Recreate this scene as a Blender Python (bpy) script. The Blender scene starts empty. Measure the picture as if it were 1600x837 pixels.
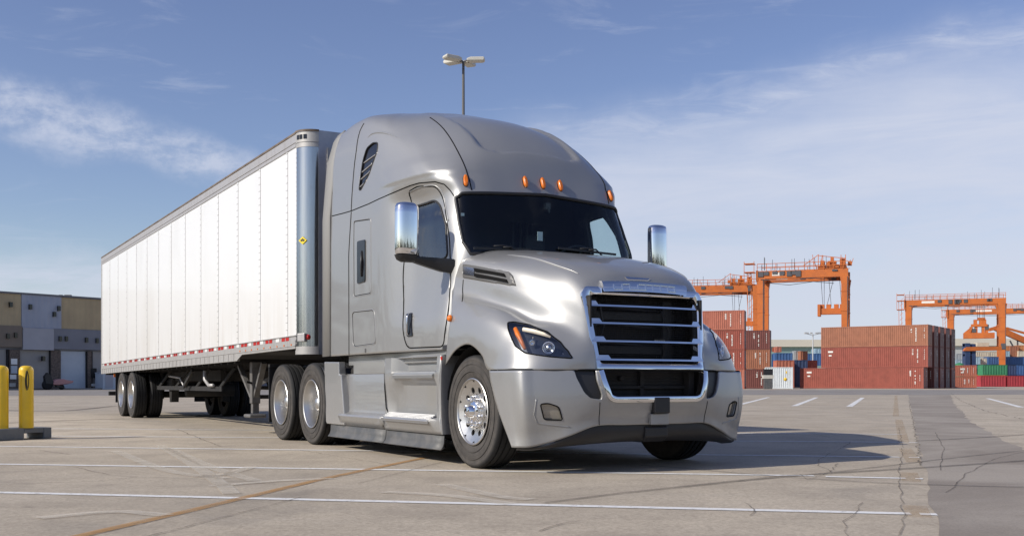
import bpy, bmesh, math, random
import numpy as np
from mathutils import Vector, Matrix
from mathutils.bvhtree import BVHTree
random.seed(7); rng = np.random.RandomState(7)
SC = bpy.context.scene; COL = SC.collection
R = math.radians
# ------------------------------------------------------------------ camera
FPX, HY, CH = 1660.0, 598.0, 0.76
cam = bpy.data.cameras.new('camera'); camo = bpy.data.objects.new('camera', cam); COL.objects.link(camo)
camo.location = (0, 0, CH); camo.rotation_euler = (R(90), 0, 0)
cam.sensor_width = 36; cam.lens = FPX/1600*36; cam.shift_y = (HY-418.5)/1600
cam.clip_start = 0.1; cam.clip_end = 6000
SC.camera = camo
# ------------------------------------------------------------------ sky, sun, exposure
SUN_EL = 33.5; SX, SY = -0.885, -0.465          # horizontal direction towards the sun
SC.view_settings.view_transform = 'Standard'; SC.view_settings.look = 'None'
SC.view_settings.exposure = 0.0; SC.view_settings.gamma = 1.0
world = bpy.data.worlds.new('World'); SC.world = world; world.use_nodes = True

class NT:
    """tiny node-graph writer"""
    def __init__(s, tree): s.t = tree; s.n = tree.nodes; s.l = tree.links
    def node(s, typ, **kw):
        n = s.n.new(typ)
        for k, v in kw.items(): setattr(n, k, v)
        return n
    def put(s, sock, v):
        if v is None: return
        if hasattr(v, 'is_output') or isinstance(v, bpy.types.NodeSocket): s.l.new(v, sock)
        else:
            if sock.type == 'RGBA' and not hasattr(v, '__len__'): v = (v, v, v, 1)
            if sock.type == 'RGBA' and len(v) == 3: v = tuple(v)+(1,)
            sock.default_value = v
    def m(s, op, a, b=None, c=None, clamp=False):
        n = s.node('ShaderNodeMath', operation=op); n.use_clamp = clamp
        s.put(n.inputs[0], a); s.put(n.inputs[1], b); s.put(n.inputs[2], c)
        return n.outputs[0]
    def ss(s, x, lo, hi):
        n = s.node('ShaderNodeMapRange', interpolation_type='SMOOTHSTEP')
        s.put(n.inputs['Value'], x); s.put(n.inputs['From Min'], lo); s.put(n.inputs['From Max'], hi)
        return n.outputs[0]
    def vec(s, x, y, z=0.0):
        n = s.node('ShaderNodeCombineXYZ'); s.put(n.inputs[0], x); s.put(n.inputs[1], y); s.put(n.inputs[2], z); return n.outputs[0]
    def sep(s, v):
        n = s.node('ShaderNodeSeparateXYZ'); s.l.new(v, n.inputs[0]); return n.outputs
    def noise(s, v, scale, detail=5, rough=0.55, dist=0.0):
        n = s.node('ShaderNodeTexNoise'); s.put(n.inputs['Vector'], v)
        n.inputs['Scale'].default_value = scale; n.inputs['Detail'].default_value = detail
        n.inputs['Roughness'].default_value = rough; n.inputs['Distortion'].default_value = dist
        return n.outputs['Fac']
    def mix(s, f, a, b, blend='MIX'):
        n = s.node('ShaderNodeMix', data_type='RGBA', blend_type=blend)
        s.put(n.inputs[0], f); s.put(n.inputs[6], a); s.put(n.inputs[7], b); return n.outputs[2]
    def ramp(s, f, stops):
        n = s.node('ShaderNodeValToRGB'); s.l.new(f, n.inputs[0]); e = n.color_ramp.elements
        while len(e) < len(stops): e.new(0.5)
        for q, (p, c) in zip(e, stops):
            q.position = p; q.color = (c, c, c, 1) if not hasattr(c, '__len__') else tuple(c)+(1,)
        return n.outputs[0]
    def mapping(s, v, scale=(1,1,1), rot=(0,0,0), loc=(0,0,0)):
        n = s.node('ShaderNodeMapping'); s.l.new(v, n.inputs[0])
        n.inputs['Scale'].default_value = scale; n.inputs['Rotation'].default_value = rot; n.inputs['Location'].default_value = loc
        return n.outputs[0]

def build_world():
    g = NT(world.node_tree); bg = g.n['Background']
    sky = g.node('ShaderNodeTexSky', sky_type='NISHITA'); sky.sun_disc = False
    sky.sun_elevation = R(SUN_EL); sky.sun_rotation = math.atan2(SX, SY)
    sky.air_density = 1.0; sky.dust_density = 0.6; sky.ozone_density = 2.2; sky.altitude = 50
    tc = g.node('ShaderNodeTexCoord')
    x, y, z = g.sep(tc.outputs['Generated'])
    az = g.m('ARCTAN2', x, y); el = g.m('ARCSINE', z)
    # cirrus: streaks laid out in azimuth / elevation
    p = g.vec(az, el)
    n1 = g.noise(p, 6.0, 6, 0.6); n2 = g.noise(g.mapping(p, (5, 30, 1), (0, 0, R(-17))), 1.0, 7, 0.62, 0.6)
    fine = g.noise(g.mapping(p, (14, 60, 1), (0, 0, R(35))), 1.0, 6, 0.65, 0.8)
    wob = g.m('MULTIPLY', g.m('SUBTRACT', n1, 0.5), 0.10)
    # left band
    c = g.m('ADD', g.m('MULTIPLY_ADD', az, -0.20, 0.142), g.m('MULTIPLY', wob, 0.8))
    d = g.m('ABSOLUTE', g.m('SUBTRACT', el, c))
    lump = g.m('ADD', g.m('MULTIPLY', g.noise(g.mapping(p, (16, 42, 1), (0, 0, R(16))), 1.0, 8, 0.62, 0.35), 0.65), g.m('MULTIPLY', g.noise(g.mapping(p, (75, 95, 1), (0, 0, R(-25))), 1.0, 6, 0.65, 0.3), 0.35))
    band = g.m('SUBTRACT', 1.0, g.ss(d, 0.004, 0.029))
    band = g.m('MULTIPLY', band, g.m('SUBTRACT', 1.0, g.ss(az, -0.27, -0.14)))
    band = g.m('MULTIPLY', band, g.m('MULTIPLY_ADD', g.ss(lump, 0.38, 0.64), 0.55, 0.14))
    # low streaks left
    c3 = g.m('ADD', g.m('MULTIPLY_ADD', az, -0.13, 0.035), wob)
    d3 = g.m('ABSOLUTE', g.m('SUBTRACT', el, c3))
    low = g.m('MULTIPLY', g.m('SUBTRACT', 1.0, g.ss(d3, 0.0, 0.045)), g.m('MULTIPLY', g.ss(n2, 0.3, 0.62), 0.75))
    low = g.m('MULTIPLY', low, g.m('SUBTRACT', 1.0, g.ss(az, -0.25, -0.05)))
    # broad veil on the right, its upper edge rising to the right
    edge = g.m('ADD', g.m('MULTIPLY_ADD', az, 0.16, 0.232), g.m('MULTIPLY', wob, 0.7))
    e = g.m('SUBTRACT', edge, el)
    veil = g.m('MULTIPLY', g.ss(e, -0.03, 0.075), g.m('MULTIPLY', g.ss(az, -0.20, 0.08), g.m('SUBTRACT', 1.0, g.ss(az, 0.8, 1.5))))
    veil = g.m('MULTIPLY', veil, g.m('MULTIPLY_ADD', g.ss(n2, 0.2, 0.75), 0.36, 0.58))
    rim = g.m('MULTIPLY', g.m('SUBTRACT', 1.0, g.ss(g.m('ABSOLUTE', g.m('SUBTRACT', e, 0.012)), 0.0, 0.026)), g.m('MULTIPLY', g.ss(fine, 0.35, 0.75), 0.55))
    rim = g.m('MULTIPLY', rim, g.ss(az, -0.15, 0.2))
    # thin wisps high in the middle
    n4 = g.noise(g.mapping(p, (7, 36, 1), (0, 0, R(16))), 1.0, 6, 0.62, 0.9)
    wis = g.m('MULTIPLY', g.ss(n4, 0.52, 0.80), 0.26)
    haze = g.m('MULTIPLY', g.m('SUBTRACT', 1.0, g.ss(el, 0.0, 0.16)), 0.42)
    tot = band
    for q in (low, veil, rim, wis, haze): tot = g.m('SUBTRACT', 1.0, g.m('MULTIPLY', g.m('SUBTRACT', 1.0, tot), g.m('SUBTRACT', 1.0, q)))
    tot = g.m('MULTIPLY', tot, g.ss(el, -0.02, 0.0))
    hsv = g.node('ShaderNodeHueSaturation'); hsv.inputs['Saturation'].default_value = 1.02
    hsv.inputs['Hue'].default_value = 0.518
    g.l.new(sky.outputs[0], hsv.inputs['Color'])
    col = g.mix(tot, hsv.outputs[0], CLOUD)
    g.l.new(col, bg.inputs[0]); bg.inputs[1].default_value = SKY_STR
CLOUD = (5.2, 5.55, 6.6); SKY_STR = 0.122
build_world()
sun = bpy.data.lights.new('sun', 'SUN'); suno = bpy.data.objects.new('sun', sun); COL.objects.link(suno)
sun.energy = 4.3; sun.angle = R(0.53); sun.color = (1.0, 0.94, 0.84)
_v = Vector((SX, SY, 0)).normalized()*math.cos(R(SUN_EL)) + Vector((0, 0, math.sin(R(SUN_EL))))
suno.rotation_euler = _v.to_track_quat('Z', 'Y').to_euler(); suno.location = (-30, -20, 40)

# ------------------------------------------------------------------ measuring
def at(px, py, Y): return Vector(((px-800)/FPX*Y, Y, CH+(HY-py)/FPX*Y))     # a point Y metres out
def gp(px, py): Y = CH*FPX/(py-HY); return Vector(((px-800)/FPX*Y, Y, 0))   # a point on the ground
O = Vector((0.6825, 10.08, 0)); RX = Vector((0.4952, -0.8688, 0)); LY = Vector((0.8688, 0.4952, 0))
ANG = math.atan2(RX.y, RX.x)
def loc(p): d = Vector(p)-O; return Vector((d.dot(RX), d.dot(LY), d.z))      # world -> truck frame
CAML = loc((0, 0, CH))
def rayl(px, py):
    d = Vector(((px-800)/FPX, 1, (HY-py)/FPX)); return Vector((d.dot(RX), d.dot(LY), d.z)).normalized()
def onside(px, py, y): d = rayl(px, py); return CAML + d*((y-CAML.y)/d.y)
def onfront(px, py, x): d = rayl(px, py); return CAML + d*((x-CAML.x)/d.x)

# ------------------------------------------------------------------ objects
def tag(o, label=None, cat=None, group=None, kind=None):
    if label: o['label'] = label
    if cat: o['category'] = cat
    if group: o['group'] = group
    if kind: o['kind'] = kind
    return o
def thing(name, label, cat, locn=(0,0,0), rz=0.0, group=None):
    o = bpy.data.objects.new(name, None); COL.objects.link(o); o.location = locn; o.rotation_euler = (0, 0, rz)
    o.empty_display_size = 0.2
    return tag(o, label, cat, group)
def link_mesh(name, me, mat, parent=None):
    o = bpy.data.objects.new(name, me); COL.objects.link(o)
    if mat is not None:
        for q in (mat if isinstance(mat, (list, tuple)) else [mat]): me.materials.append(q)
    if parent: o.parent = parent
    return o
def copy_tree(o, parent=None):
    c = o.copy(); COL.objects.link(c); c.parent = parent
    for ch in list(o.children): copy_tree(ch, c)
    return c

TWIN = {}
class MB:
    def __init__(s): s.v = []; s.f = []; s.sm = []; s.mi = []; s.twin = None
    def add(s, vs, fs, smooth=False, mi=0):
        b = len(s.v); s.v += [tuple(v) for v in vs]
        for f in fs: s.f.append(tuple(b+i for i in f)); s.sm.append(smooth); s.mi.append(mi)
        return s
    def box(s, x0, x1, y0, y1, z0, z1, mi=0, M=None):
        vs = [Vector((x, y, z)) for z in (z0, z1) for y in (y0, y1) for x in (x0, x1)]
        if M: vs = [M @ v for v in vs]
        return s.add(vs, [(0,2,3,1),(4,5,7,6),(0,1,5,4),(2,6,7,3),(0,4,6,2),(1,3,7,5)], False, mi)
    def bar(s, a, b, w, h=None, up=(0,0,1), mi=0):
        a, b = Vector(a), Vector(b); h = h or w; d = (b-a); L = d.length
        if L < 1e-6: return s
        z = d/L; u = Vector(up)
        if abs(z.dot(u)) > 0.98: u = Vector((1, 0, 0))
        x = u.cross(z).normalized(); y = z.cross(x)
        vs = [a + x*w/2*i + y*h/2*j + z*k for k in (0, L) for j in (-1, 1) for i in (-1, 1)]
        return s.add(vs, [(0,2,3,1),(4,5,7,6),(0,1,5,4),(2,6,7,3),(0,4,6,2),(1,3,7,5)], False, mi)
    def tube(s, pts, r, n=8, closed=False, cap=True, smooth=True, mi=0):
        pts = [Vector(p) for p in pts]; N = len(pts)
        rr = r if hasattr(r, '__len__') else [r]*N
        ring = []; prev = None
        for i, p in enumerate(pts):
            if closed: t = pts[(i+1) % N]-pts[i-1]
            else: t = pts[min(i+1, N-1)]-pts[max(i-1, 0)]
            if t.length < 1e-9: t = Vector((0, 0, 1))
            t.normalize()
            if prev is None:
                u = Vector((0, 0, 1)) if abs(t.z) < 0.9 else Vector((1, 0, 0))
                u = (u - t*u.dot(t)).normalized()
            else:
                u = (prev - t*prev.dot(t)); u = u.normalized() if u.length > 1e-6 else prev
            prev = u; w = t.cross(u)
            ring.append([p + (u*math.cos(2*math.pi*k/n) + w*math.sin(2*math.pi*k/n))*rr[i] for k in range(n)])
        vs = [q for r_ in ring for q in r_]; fs = []
        M = N if closed else N-1
        for i in range(M):
            j = (i+1) % N
            for k in range(n): fs.append((i*n+k, i*n+(k+1) % n, j*n+(k+1) % n, j*n+k))
        if cap and not closed: fs += [tuple(range(n))[::-1], tuple((N-1)*n+k for k in range(n))]
        return s.add(vs, fs, smooth, mi)
    def lathe(s, prof, n=48, axis='y', c=(0,0,0), smooth=True, mi=0, closed=False):
        """prof: list of (radius, offset along axis)"""
        c = Vector(c); vs = []; P = len(prof)
        for k in range(n):
            a = 2*math.pi*k/n
            for r, h in prof:
                if axis == 'y': v = (r*math.cos(a), h, r*math.sin(a))
                elif axis == 'x': v = (h, r*math.cos(a), r*math.sin(a))
                else: v = (r*math.cos(a), r*math.sin(a), h)
                vs.append(c+Vector(v))
        fs = []
        for k in range(n):
            k2 = (k+1) % n
            for i in range(P-1): fs.append((k*P+i, k*P+i+1, k2*P+i+1, k2*P+i))
        return s.add(vs, fs, smooth, mi)
    def cyl(s, a, b, r, n=16, r2=None, mi=0): return s.tube([a, b], [r, r2 if r2 is not None else r], n, mi=mi)
    def prism(s, poly, axis, a0, a1, mi=0):
        """poly 2D; axis 'y': (x,z) extruded along y; 'x': (y,z) along x; 'z': (x,y) along z"""
        def q(p, t): return (p[0], t, p[1]) if axis == 'y' else ((t, p[0], p[1]) if axis == 'x' else (p[0], p[1], t))
        n = len(poly); vs = [q(p, a0) for p in poly]+[q(p, a1) for p in poly]
        fs = [tuple(range(n)), tuple(range(2*n-1, n-1, -1))]+[(i, n+i, n+(i+1) % n, (i+1) % n) for i in range(n)]
        return s.add(vs, fs, False, mi)
    def grid(s, G, smooth=True, mi=0, flip=False):
        n, m = len(G), len(G[0]); vs = [G[i][j] for i in range(n) for j in range(m)]; fs = []
        for i in range(n-1):
            for j in range(m-1):
                f = (i*m+j, i*m+j+1, (i+1)*m+j+1, (i+1)*m+j)
                fs.append(f[::-1] if flip else f)
        return s.add(vs, fs, smooth, mi)
    def mirror(s, now=False):
        """give the piece its twin on the other side of the vehicle (an object of its own unless now=True)"""
        if not now: s.twin = (len(s.v), len(s.f)); return s
        b = len(s.v); vs = [(x, -y, z) for x, y, z in s.v]; fs = [f[::-1] for f in s.f]
        sm, mi = list(s.sm), list(s.mi)
        s.v += vs; s.f += [tuple(b+i for i in f) for f in fs]; s.sm += sm; s.mi += mi
        return s
    def mesh(s, name, merge=False, recalc=True):
        me = bpy.data.meshes.new(name); me.from_pydata(s.v, [], s.f)
        me.polygons.foreach_set('use_smooth', s.sm); me.polygons.foreach_set('material_index', s.mi)
        if recalc or merge:
            bm = bmesh.new(); bm.from_mesh(me)
            if merge: bmesh.ops.remove_doubles(bm, verts=bm.verts, dist=1e-4)
            if recalc: bmesh.ops.recalc_face_normals(bm, faces=bm.faces)
            bm.to_mesh(me); bm.free()
        me.update(); return me
    def build(s, name, mat, parent=None, bevel=0, sharp=None, merge=False, recalc=True, segs=2):
        tw = s.twin
        if tw and merge: s.twin = None; s.mirror(now=True); tw = None
        if tw:
            t = MB(); t.v = [(x, -y, z) for x, y, z in s.v[:tw[0]]]; t.f = [f[::-1] for f in s.f[:tw[1]]]; t.sm = s.sm[:tw[1]]; t.mi = s.mi[:tw[1]]
        me = s.mesh(name, merge, recalc)
        if sharp: me.set_sharp_from_angle(angle=R(sharp))
        o = link_mesh(name, me, mat, parent)
        if bevel:
            b = o.modifiers.new('bevel', 'BEVEL'); b.width = bevel; b.segments = segs; b.limit_method = 'ANGLE'; b.angle_limit = R(40)
            b.harden_normals = False
        if tw: TWIN[o] = t.build(name, mat, TWIN.get(parent, parent), bevel, sharp, merge, recalc, segs)
        return o

# ------------------------------------------------------------------ materials
def pmat(name, base, rough=0.5, metal=0.0, coat=0.0, noise=None, bump=None, spec=0.5, emit=None, coords='Object', extra=None, coat_rough=0.03):
    """noise: (scale, amount, colour2)  bump: (scale, strength, distance)"""
    m = bpy.data.materials.new(name); m.use_nodes = True; g = NT(m.node_tree); b = g.n['Principled BSDF']
    tc = g.node('ShaderNodeTexCoord').outputs[coords]
    colr = tuple(base)+(1,)
    b.inputs['Roughness'].default_value = rough; b.inputs['Metallic'].default_value = metal
    b.inputs['Specular IOR Level'].default_value = spec
    b.inputs['Coat Weight'].default_value = coat; b.inputs['Coat Roughness'].default_value = coat_rough
    if noise:
        f = g.ss(g.noise(tc, noise[0], 6, 0.62), 0.35, 0.68)
        c = g.mix(g.m('MULTIPLY', f, noise[1]), colr, noise[2]); g.l.new(c, b.inputs['Base Color'])
        rr = g.m('MULTIPLY_ADD', g.noise(tc, noise[0]*2.3, 4), 0.25, rough-0.1, clamp=True)
        g.l.new(rr, b.inputs['Roughness'])
    else: b.inputs['Base Color'].default_value = colr
    if bump:
        bp = g.node('ShaderNodeBump'); bp.inputs['Strength'].default_value = bump[1]; bp.inputs['Distance'].default_value = bump[2]
        g.l.new(g.noise(tc, bump[0], 5), bp.inputs['Height']); g.l.new(bp.outputs[0], b.inputs['Normal'])
    if emit: b.inputs['Emission Color'].default_value = tuple(emit[0])+(1,); b.inputs['Emission Strength'].default_value = emit[1]
    if extra: extra(g, b, tc)
    return m
MT = {}
def silver(g, b, tc):
    # light road dust low down on the bodywork, a few faint clouds elsewhere
    z = g.sep(tc)[2]
    f = g.m('MULTIPLY', g.m('SUBTRACT', 1.0, g.ss(z, 0.2, 0.9)), g.ss(g.noise(tc, 5.0, 7, 0.65), 0.35, 0.75))
    c = g.mix(g.m('MULTIPLY', f, 0.35), (0.345, 0.343, 0.337, 1), (0.25, 0.225, 0.19, 1))
    g.l.new(c, b.inputs['Base Color'])
    g.l.new(g.m('MULTIPLY_ADD', f, 0.25, 0.42), b.inputs['Roughness'])
    fl = g.node('ShaderNodeBump'); fl.inputs['Strength'].default_value = 0.05; fl.inputs['Distance'].default_value = 0.002
    g.l.new(g.noise(tc, 700, 2), fl.inputs['Height']); g.l.new(fl.outputs[0], b.inputs['Normal'])
MT['silver'] = pmat('silver_paint', (0.345, 0.343, 0.337), 0.44, 0.5, 0.65, extra=silver, coat_rough=0.05)
MT['chrome'] = pmat('chrome', (0.84, 0.84, 0.85), 0.05, 1.0)
MT['chrome_soft'] = pmat('satin_chrome', (0.62, 0.63, 0.66), 0.22, 1.0)
MT['alu'] = pmat('polished_aluminium', (0.60, 0.59, 0.57), 0.38, 1.0, bump=(30, 0.05, 0.002))
MT['alu_dull'] = pmat('dull_aluminium', (0.52, 0.51, 0.50), 0.45, 0.7, noise=(3, 0.5, (0.36, 0.33, 0.3, 1)))
MT['black'] = pmat('black_plastic', (0.018, 0.018, 0.02), 0.45, bump=(60, 0.15, 0.002))
MT['gloss_black'] = pmat('gloss_black', (0.01, 0.01, 0.013), 0.12)
MT['dark'] = pmat('chassis_black', (0.012, 0.012, 0.013), 0.75, noise=(4, 0.5, (0.035, 0.03, 0.026, 1)))
MT['seam'] = pmat('panel_gap', (0.012, 0.012, 0.012), 0.9, spec=0.05)
MT['grey_plastic'] = pmat('grey_plastic', (0.075, 0.079, 0.083), 0.55, noise=(5, 0.6, (0.16, 0.15, 0.14, 1)))
MT['vent_grey'] = pmat('vent_grey', (0.13, 0.127, 0.123), 0.4, 0.2)
def rubber(g, b, tc):
    x, y, z = g.sep(tc); r = g.m('SQRT', g.m('ADD', g.m('MULTIPLY', x, x), g.m('MULTIPLY', z, z)))
    side = g.m('SUBTRACT', 1.0, g.ss(r, 0.465, 0.495)); n = g.noise(tc, 7, 6, .65)
    rings = g.m('MULTIPLY_ADD', g.m('SINE', g.m('MULTIPLY', r, 420.0)), 0.12, 1.0)
    c = g.mix(g.m('MULTIPLY', g.m('MULTIPLY', side, rings), g.m('MULTIPLY_ADD', g.ss(n, .3, .7), .5, .42)), (0.017, 0.017, 0.018, 1), (0.085, 0.076, 0.068, 1))
    c = g.mix(g.m('MULTIPLY', g.ss(n, .5, .8), .25), c, (0.07, 0.062, 0.052, 1)); g.l.new(c, b.inputs['Base Color'])
MT['rubber'] = pmat('tyre_rubber', (0.02, 0.02, 0.02), 0.75, bump=(45, 0.3, 0.003), spec=0.35, extra=rubber)
MT['housing'] = pmat('lamp_housing', (0.03, 0.035, 0.05), 0.3)  # grey-blue base colour stands in for sky mirrored inside the headlight
MT['extender'] = pmat('side_extender_grey', (0.25, 0.245, 0.235), 0.6)
MT['amber'] = pmat('amber_lens', (0.72, 0.17, 0.01), 0.4, coat=0.15)
MT['red'] = pmat('red_lens', (0.5, 0.02, 0.015), 0.25, coat=0.5)
MT['white_lens'] = pmat('clear_lens', (0.8, 0.76, 0.66), 0.15, coat=0.6)
MT['cream_light'] = pmat('running_light', (0.9, 0.8, 0.62), 0.3, coat=0.5, emit=((1.0, 0.78, 0.5), 0.35))
MT['interior'] = pmat('cab_interior', (0.022, 0.024, 0.03), 0.8)
MT['interior2'] = pmat('cab_trim', (0.06, 0.063, 0.07), 0.7)
MT['paper'] = pmat('paper', (0.75, 0.76, 0.74), 0.8)
MT['white'] = pmat('trailer_white', (0.82, 0.82, 0.81), 0.28, coat=0.3)
MT['fog_lens'] = pmat('fog_lens', (0.30, 0.28, 0.24), 0.12, 0.4, coat=1.0)
def glass(name, tint, refl=1.0, base=0.04):
    m = bpy.data.materials.new(name); m.use_nodes = True; g = NT(m.node_tree); g.n.remove(g.n['Principled BSDF'])
    t = g.node('ShaderNodeBsdfTransparent'); t.inputs[0].default_value = tuple(tint)+(1,)
    gl = g.node('ShaderNodeBsdfGlossy'); gl.inputs['Roughness'].default_value = 0.015; gl.inputs['Color'].default_value = (refl, refl, refl, 1)
    lw = g.node('ShaderNodeLayerWeight'); lw.inputs[0].default_value = 0.5
    fr = g.m('MULTIPLY_ADD', g.m('POWER', lw.outputs['Facing'], 4.5), 0.9, base, clamp=True)
    mx = g.node('ShaderNodeMixShader'); g.l.new(fr, mx.inputs[0]); g.l.new(t.outputs[0], mx.inputs[1]); g.l.new(gl.outputs[0], mx.inputs[2])
    g.l.new(mx.outputs[0], g.n['Material Output'].inputs[0]); return m
MT['glass'] = glass('tinted_glass', (0.74, 0.86, 0.87)); MT['lens'] = glass('lens_glass', (0.85, 0.88, 0.93), 1, 0.10)
MT['lens_l'] = MT['lens']
MT['glass_dark'] = glass('side_glass', (0.80, 0.90, 0.91), 1.0, 0.14)
# ================================================================== ground
def ground_mat():
    m = bpy.data.materials.new('concrete_ground'); m.use_nodes = True; g = NT(m.node_tree); b = g.n['Principled BSDF']
    tc = g.node('ShaderNodeTexCoord').outputs['Object']
    big = g.noise(tc, 0.16, 6, 0.6); mid = g.noise(tc, 1.1, 7, 0.65); fine = g.noise(tc, 38, 5, 0.7); grit = g.noise(tc, 170, 3, 0.8)
    streak = g.noise(g.mapping(tc, (0.5, 2.6, 1), (0, 0, R(12))), 0.9, 6, 0.6, 0.5)
    c = g.mix(g.ss(big, 0.3, 0.7), (0.51, 0.435, 0.333, 1), (0.64, 0.555, 0.44, 1))
    c = g.mix(g.m('MULTIPLY', g.ss(mid, 0.36, 0.72), 0.55), c, (0.29, 0.245, 0.195, 1))
    c = g.mix(g.m('MULTIPLY', g.ss(streak, 0.5, 0.8), 0.30), c, (0.45, 0.41, 0.36, 1))
    c = g.mix(g.m('MULTIPLY', g.ss(g.noise(tc, 0.45, 6, 0.6, 1.5), 0.52, 0.74), 0.5), c, (0.20, 0.18, 0.16, 1))
    c = g.mix(g.m('MULTIPLY', g.ss(fine, 0.35, 0.68), 0.48), c, (0.20, 0.165, 0.125, 1))
    c = g.mix(g.m('MULTIPLY', g.ss(g.noise(tc, 13, 6, 0.75), 0.42, 0.68), 0.32), c, (0.22, 0.18, 0.138, 1))
    c = g.mix(g.m('MULTIPLY', g.ss(grit, 0.54, 0.68), 0.6), c, (0.13, 0.12, 0.10, 1))
    # slab joints follow the bay lines
    rot = g.sep(g.mapping(tc, (1, 1, 1), (0, 0, R(10.3)), (0, -1.1, 0)))
    wn = g.node('ShaderNodeTexWhiteNoise'); g.l.new(g.vec(g.m('FLOOR', g.m('DIVIDE', rot[0], 4.9)), g.m('FLOOR', g.m('DIVIDE', rot[1], 4.85))), wn.inputs[0])
    c = g.mix(g.m('MULTIPLY', wn.outputs['Value'], 0.16), c, (0.30, 0.26, 0.215, 1))
    spots = g.ss(g.noise(tc, 2.2, 3, 0.4), 0.70, 0.78)
    c = g.mix(g.m('MULTIPLY', spots, 0.45), c, (0.15, 0.13, 0.11, 1))
    g.l.new(c, b.inputs['Base Color']); b.inputs['Roughness'].default_value = 0.85; b.inputs['Specular IOR Level'].default_value = 0.3
    bp = g.node('ShaderNodeBump'); bp.inputs['Strength'].default_value = 0.35; bp.inputs['Distance'].default_value = 0.006
    g.l.new(g.m('ADD', fine, g.m('MULTIPLY', grit, 0.6)), bp.inputs['Height']); g.l.new(bp.outputs[0], b.inputs['Normal'])
    return m
def asphalt_mat(name, c1, c2):
    m = bpy.data.materials.new(name); m.use_nodes = True; g = NT(m.node_tree); b = g.n['Principled BSDF']
    tc = g.node('ShaderNodeTexCoord').outputs['Object']
    c = g.mix(g.ss(g.noise(tc, 0.35, 6, 0.65, 1.0), 0.38, 0.66), c1, c2)
    c = g.mix(g.m('MULTIPLY', g.ss(g.noise(tc, 60, 4, 0.8), 0.45, 0.7), 0.4), c, (0.05, 0.048, 0.045, 1))
    c = g.mix(g.m('MULTIPLY', g.ss(g.noise(tc, 3, 6, 0.7), 0.5, 0.75), 0.3), c, (0.26, 0.235, 0.21, 1))
    g.l.new(c, b.inputs['Base Color']); b.inputs['Roughness'].default_value = 0.9
    bp = g.node('ShaderNodeBump'); bp.inputs['Strength'].default_value = 0.4; bp.inputs['Distance'].default_value = 0.006
    g.l.new(g.noise(tc, 90, 4), bp.inputs['Height']); g.l.new(bp.outputs[0], b.inputs['Normal']); return m
def worn_mat(name, col, wear, alpha_lo=0.0, soft=0.12, scale=9.0, top=1.0):
    """paint, rubber or tar that has worn through in places"""
    m = bpy.data.materials.new(name); m.use_nodes = True; g = NT(m.node_tree); b = g.n['Principled BSDF']
    tc = g.node('ShaderNodeTexCoord').outputs['Object']
    b.inputs['Base Color'].default_value = tuple(col)+(1,); b.inputs['Roughness'].default_value = 0.8
    f = g.m('MULTIPLY_ADD', g.noise(tc, scale, 8, 0.75), 0.75, g.m('MULTIPLY', g.noise(tc, 0.7, 3), 0.25))
    a = g.ss(f, wear-soft, wear+soft); a = g.m('MULTIPLY_ADD', a, top-alpha_lo, alpha_lo)
    g.l.new(a, b.inputs['Alpha']); return m
MT['ground'] = ground_mat()
MT['asphalt'] = asphalt_mat('asphalt_old', (0.25, 0.212, 0.175, 1), (0.36, 0.315, 0.265, 1))
MT['lane'] = asphalt_mat('asphalt_lane', (0.22, 0.20, 0.185, 1), (0.30, 0.275, 0.25, 1))
MT['paint'] = worn_mat('line_paint', (0.72, 0.71, 0.69), 0.40, 0.12, 0.10, 14)
MT['paint_faint'] = worn_mat('line_paint_faint', (0.7, 0.69, 0.66), 0.52, 0.0, 0.12, 8, 0.55)
MT['orange_stain'] = worn_mat('orange_stain', (0.46, 0.25, 0.085), 0.44, 0.15, 0.18, 6, 0.72)
MT['orange_faint'] = worn_mat('orange_faint', (0.46, 0.30, 0.14), 0.5, 0.02, 0.18, 7, 0.35)
MT['tyre_mark'] = worn_mat('tyre_mark', (0.09, 0.08, 0.07), 0.45, 0.1, 0.22, 4, 0.5)
MT['crack'] = worn_mat('crack_dark', (0.12, 0.10, 0.082), 0.48, 0.04, 0.16, 5, 0.62)
MT['scuff'] = worn_mat('pale_scuff', (0.70, 0.64, 0.54), 0.44, 0.05, 0.24, 6, 0.5)
def sheet(name, pts, z, mat, parent=None, struct=True):
    me = bpy.data.meshes.new(name); me.from_pydata([(p[0], p[1], z) for p in pts], [], [tuple(range(len(pts)))]); me.update()
    bm = bmesh.new(); bm.from_mesh(me); bmesh.ops.triangulate(bm, faces=bm.faces)
    for f in bm.faces:
        if f.normal.z < 0: f.normal_flip()
    bm.to_mesh(me); bm.free()
    o = link_mesh(name, me, mat, parent)
    if struct: o['kind'] = 'structure'
    return o
sheet('ground', [(-3000, -400), (3000, -400), (3000, 4000), (-3000, 4000)], 0, MT['ground'])
L = [gp(*p) for p in ((1468, 850), (1465, 836), (1452, 770), (1441, 715), (1426, 650), (1419, 617), (1417.5, 611.3))]
def jag(pts, amp, step=0.5, seed=1):
    rr = random.Random(seed); out = []
    for a, b in zip(pts, pts[1:]):
        n = max(2, min(60, int((b-a).length/step))); t = (b-a).normalized(); nn = Vector((-t.y, t.x, 0))
        for k in range(n): out.append(a.lerp(b, k/n) + nn*rr.uniform(-amp, amp))
    out.append(pts[-1]); return out
Lj = jag(L, 0.025, 0.35, 4)
far = gp(1417.5, 611.3)
R1 = [gp(*p) for p in ((1483, 612.5), (1492, 632), (1512, 654), (1548, 677), (1600, 702), (1760, 760), (1900, 840))]
R1j = jag(R1, 0.06, 0.5, 6)
sheet('asphalt', [gp(1560, 900)] + Lj + R1j + [gp(1900, 900)], 0.002, MT['asphalt'])
sheet('road', [(-400, 62), (-60, 63), (0, 66), (40, 70), (400, 78), (400, 124), (-400, 112)], 0.003, MT['lane'])

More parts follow.
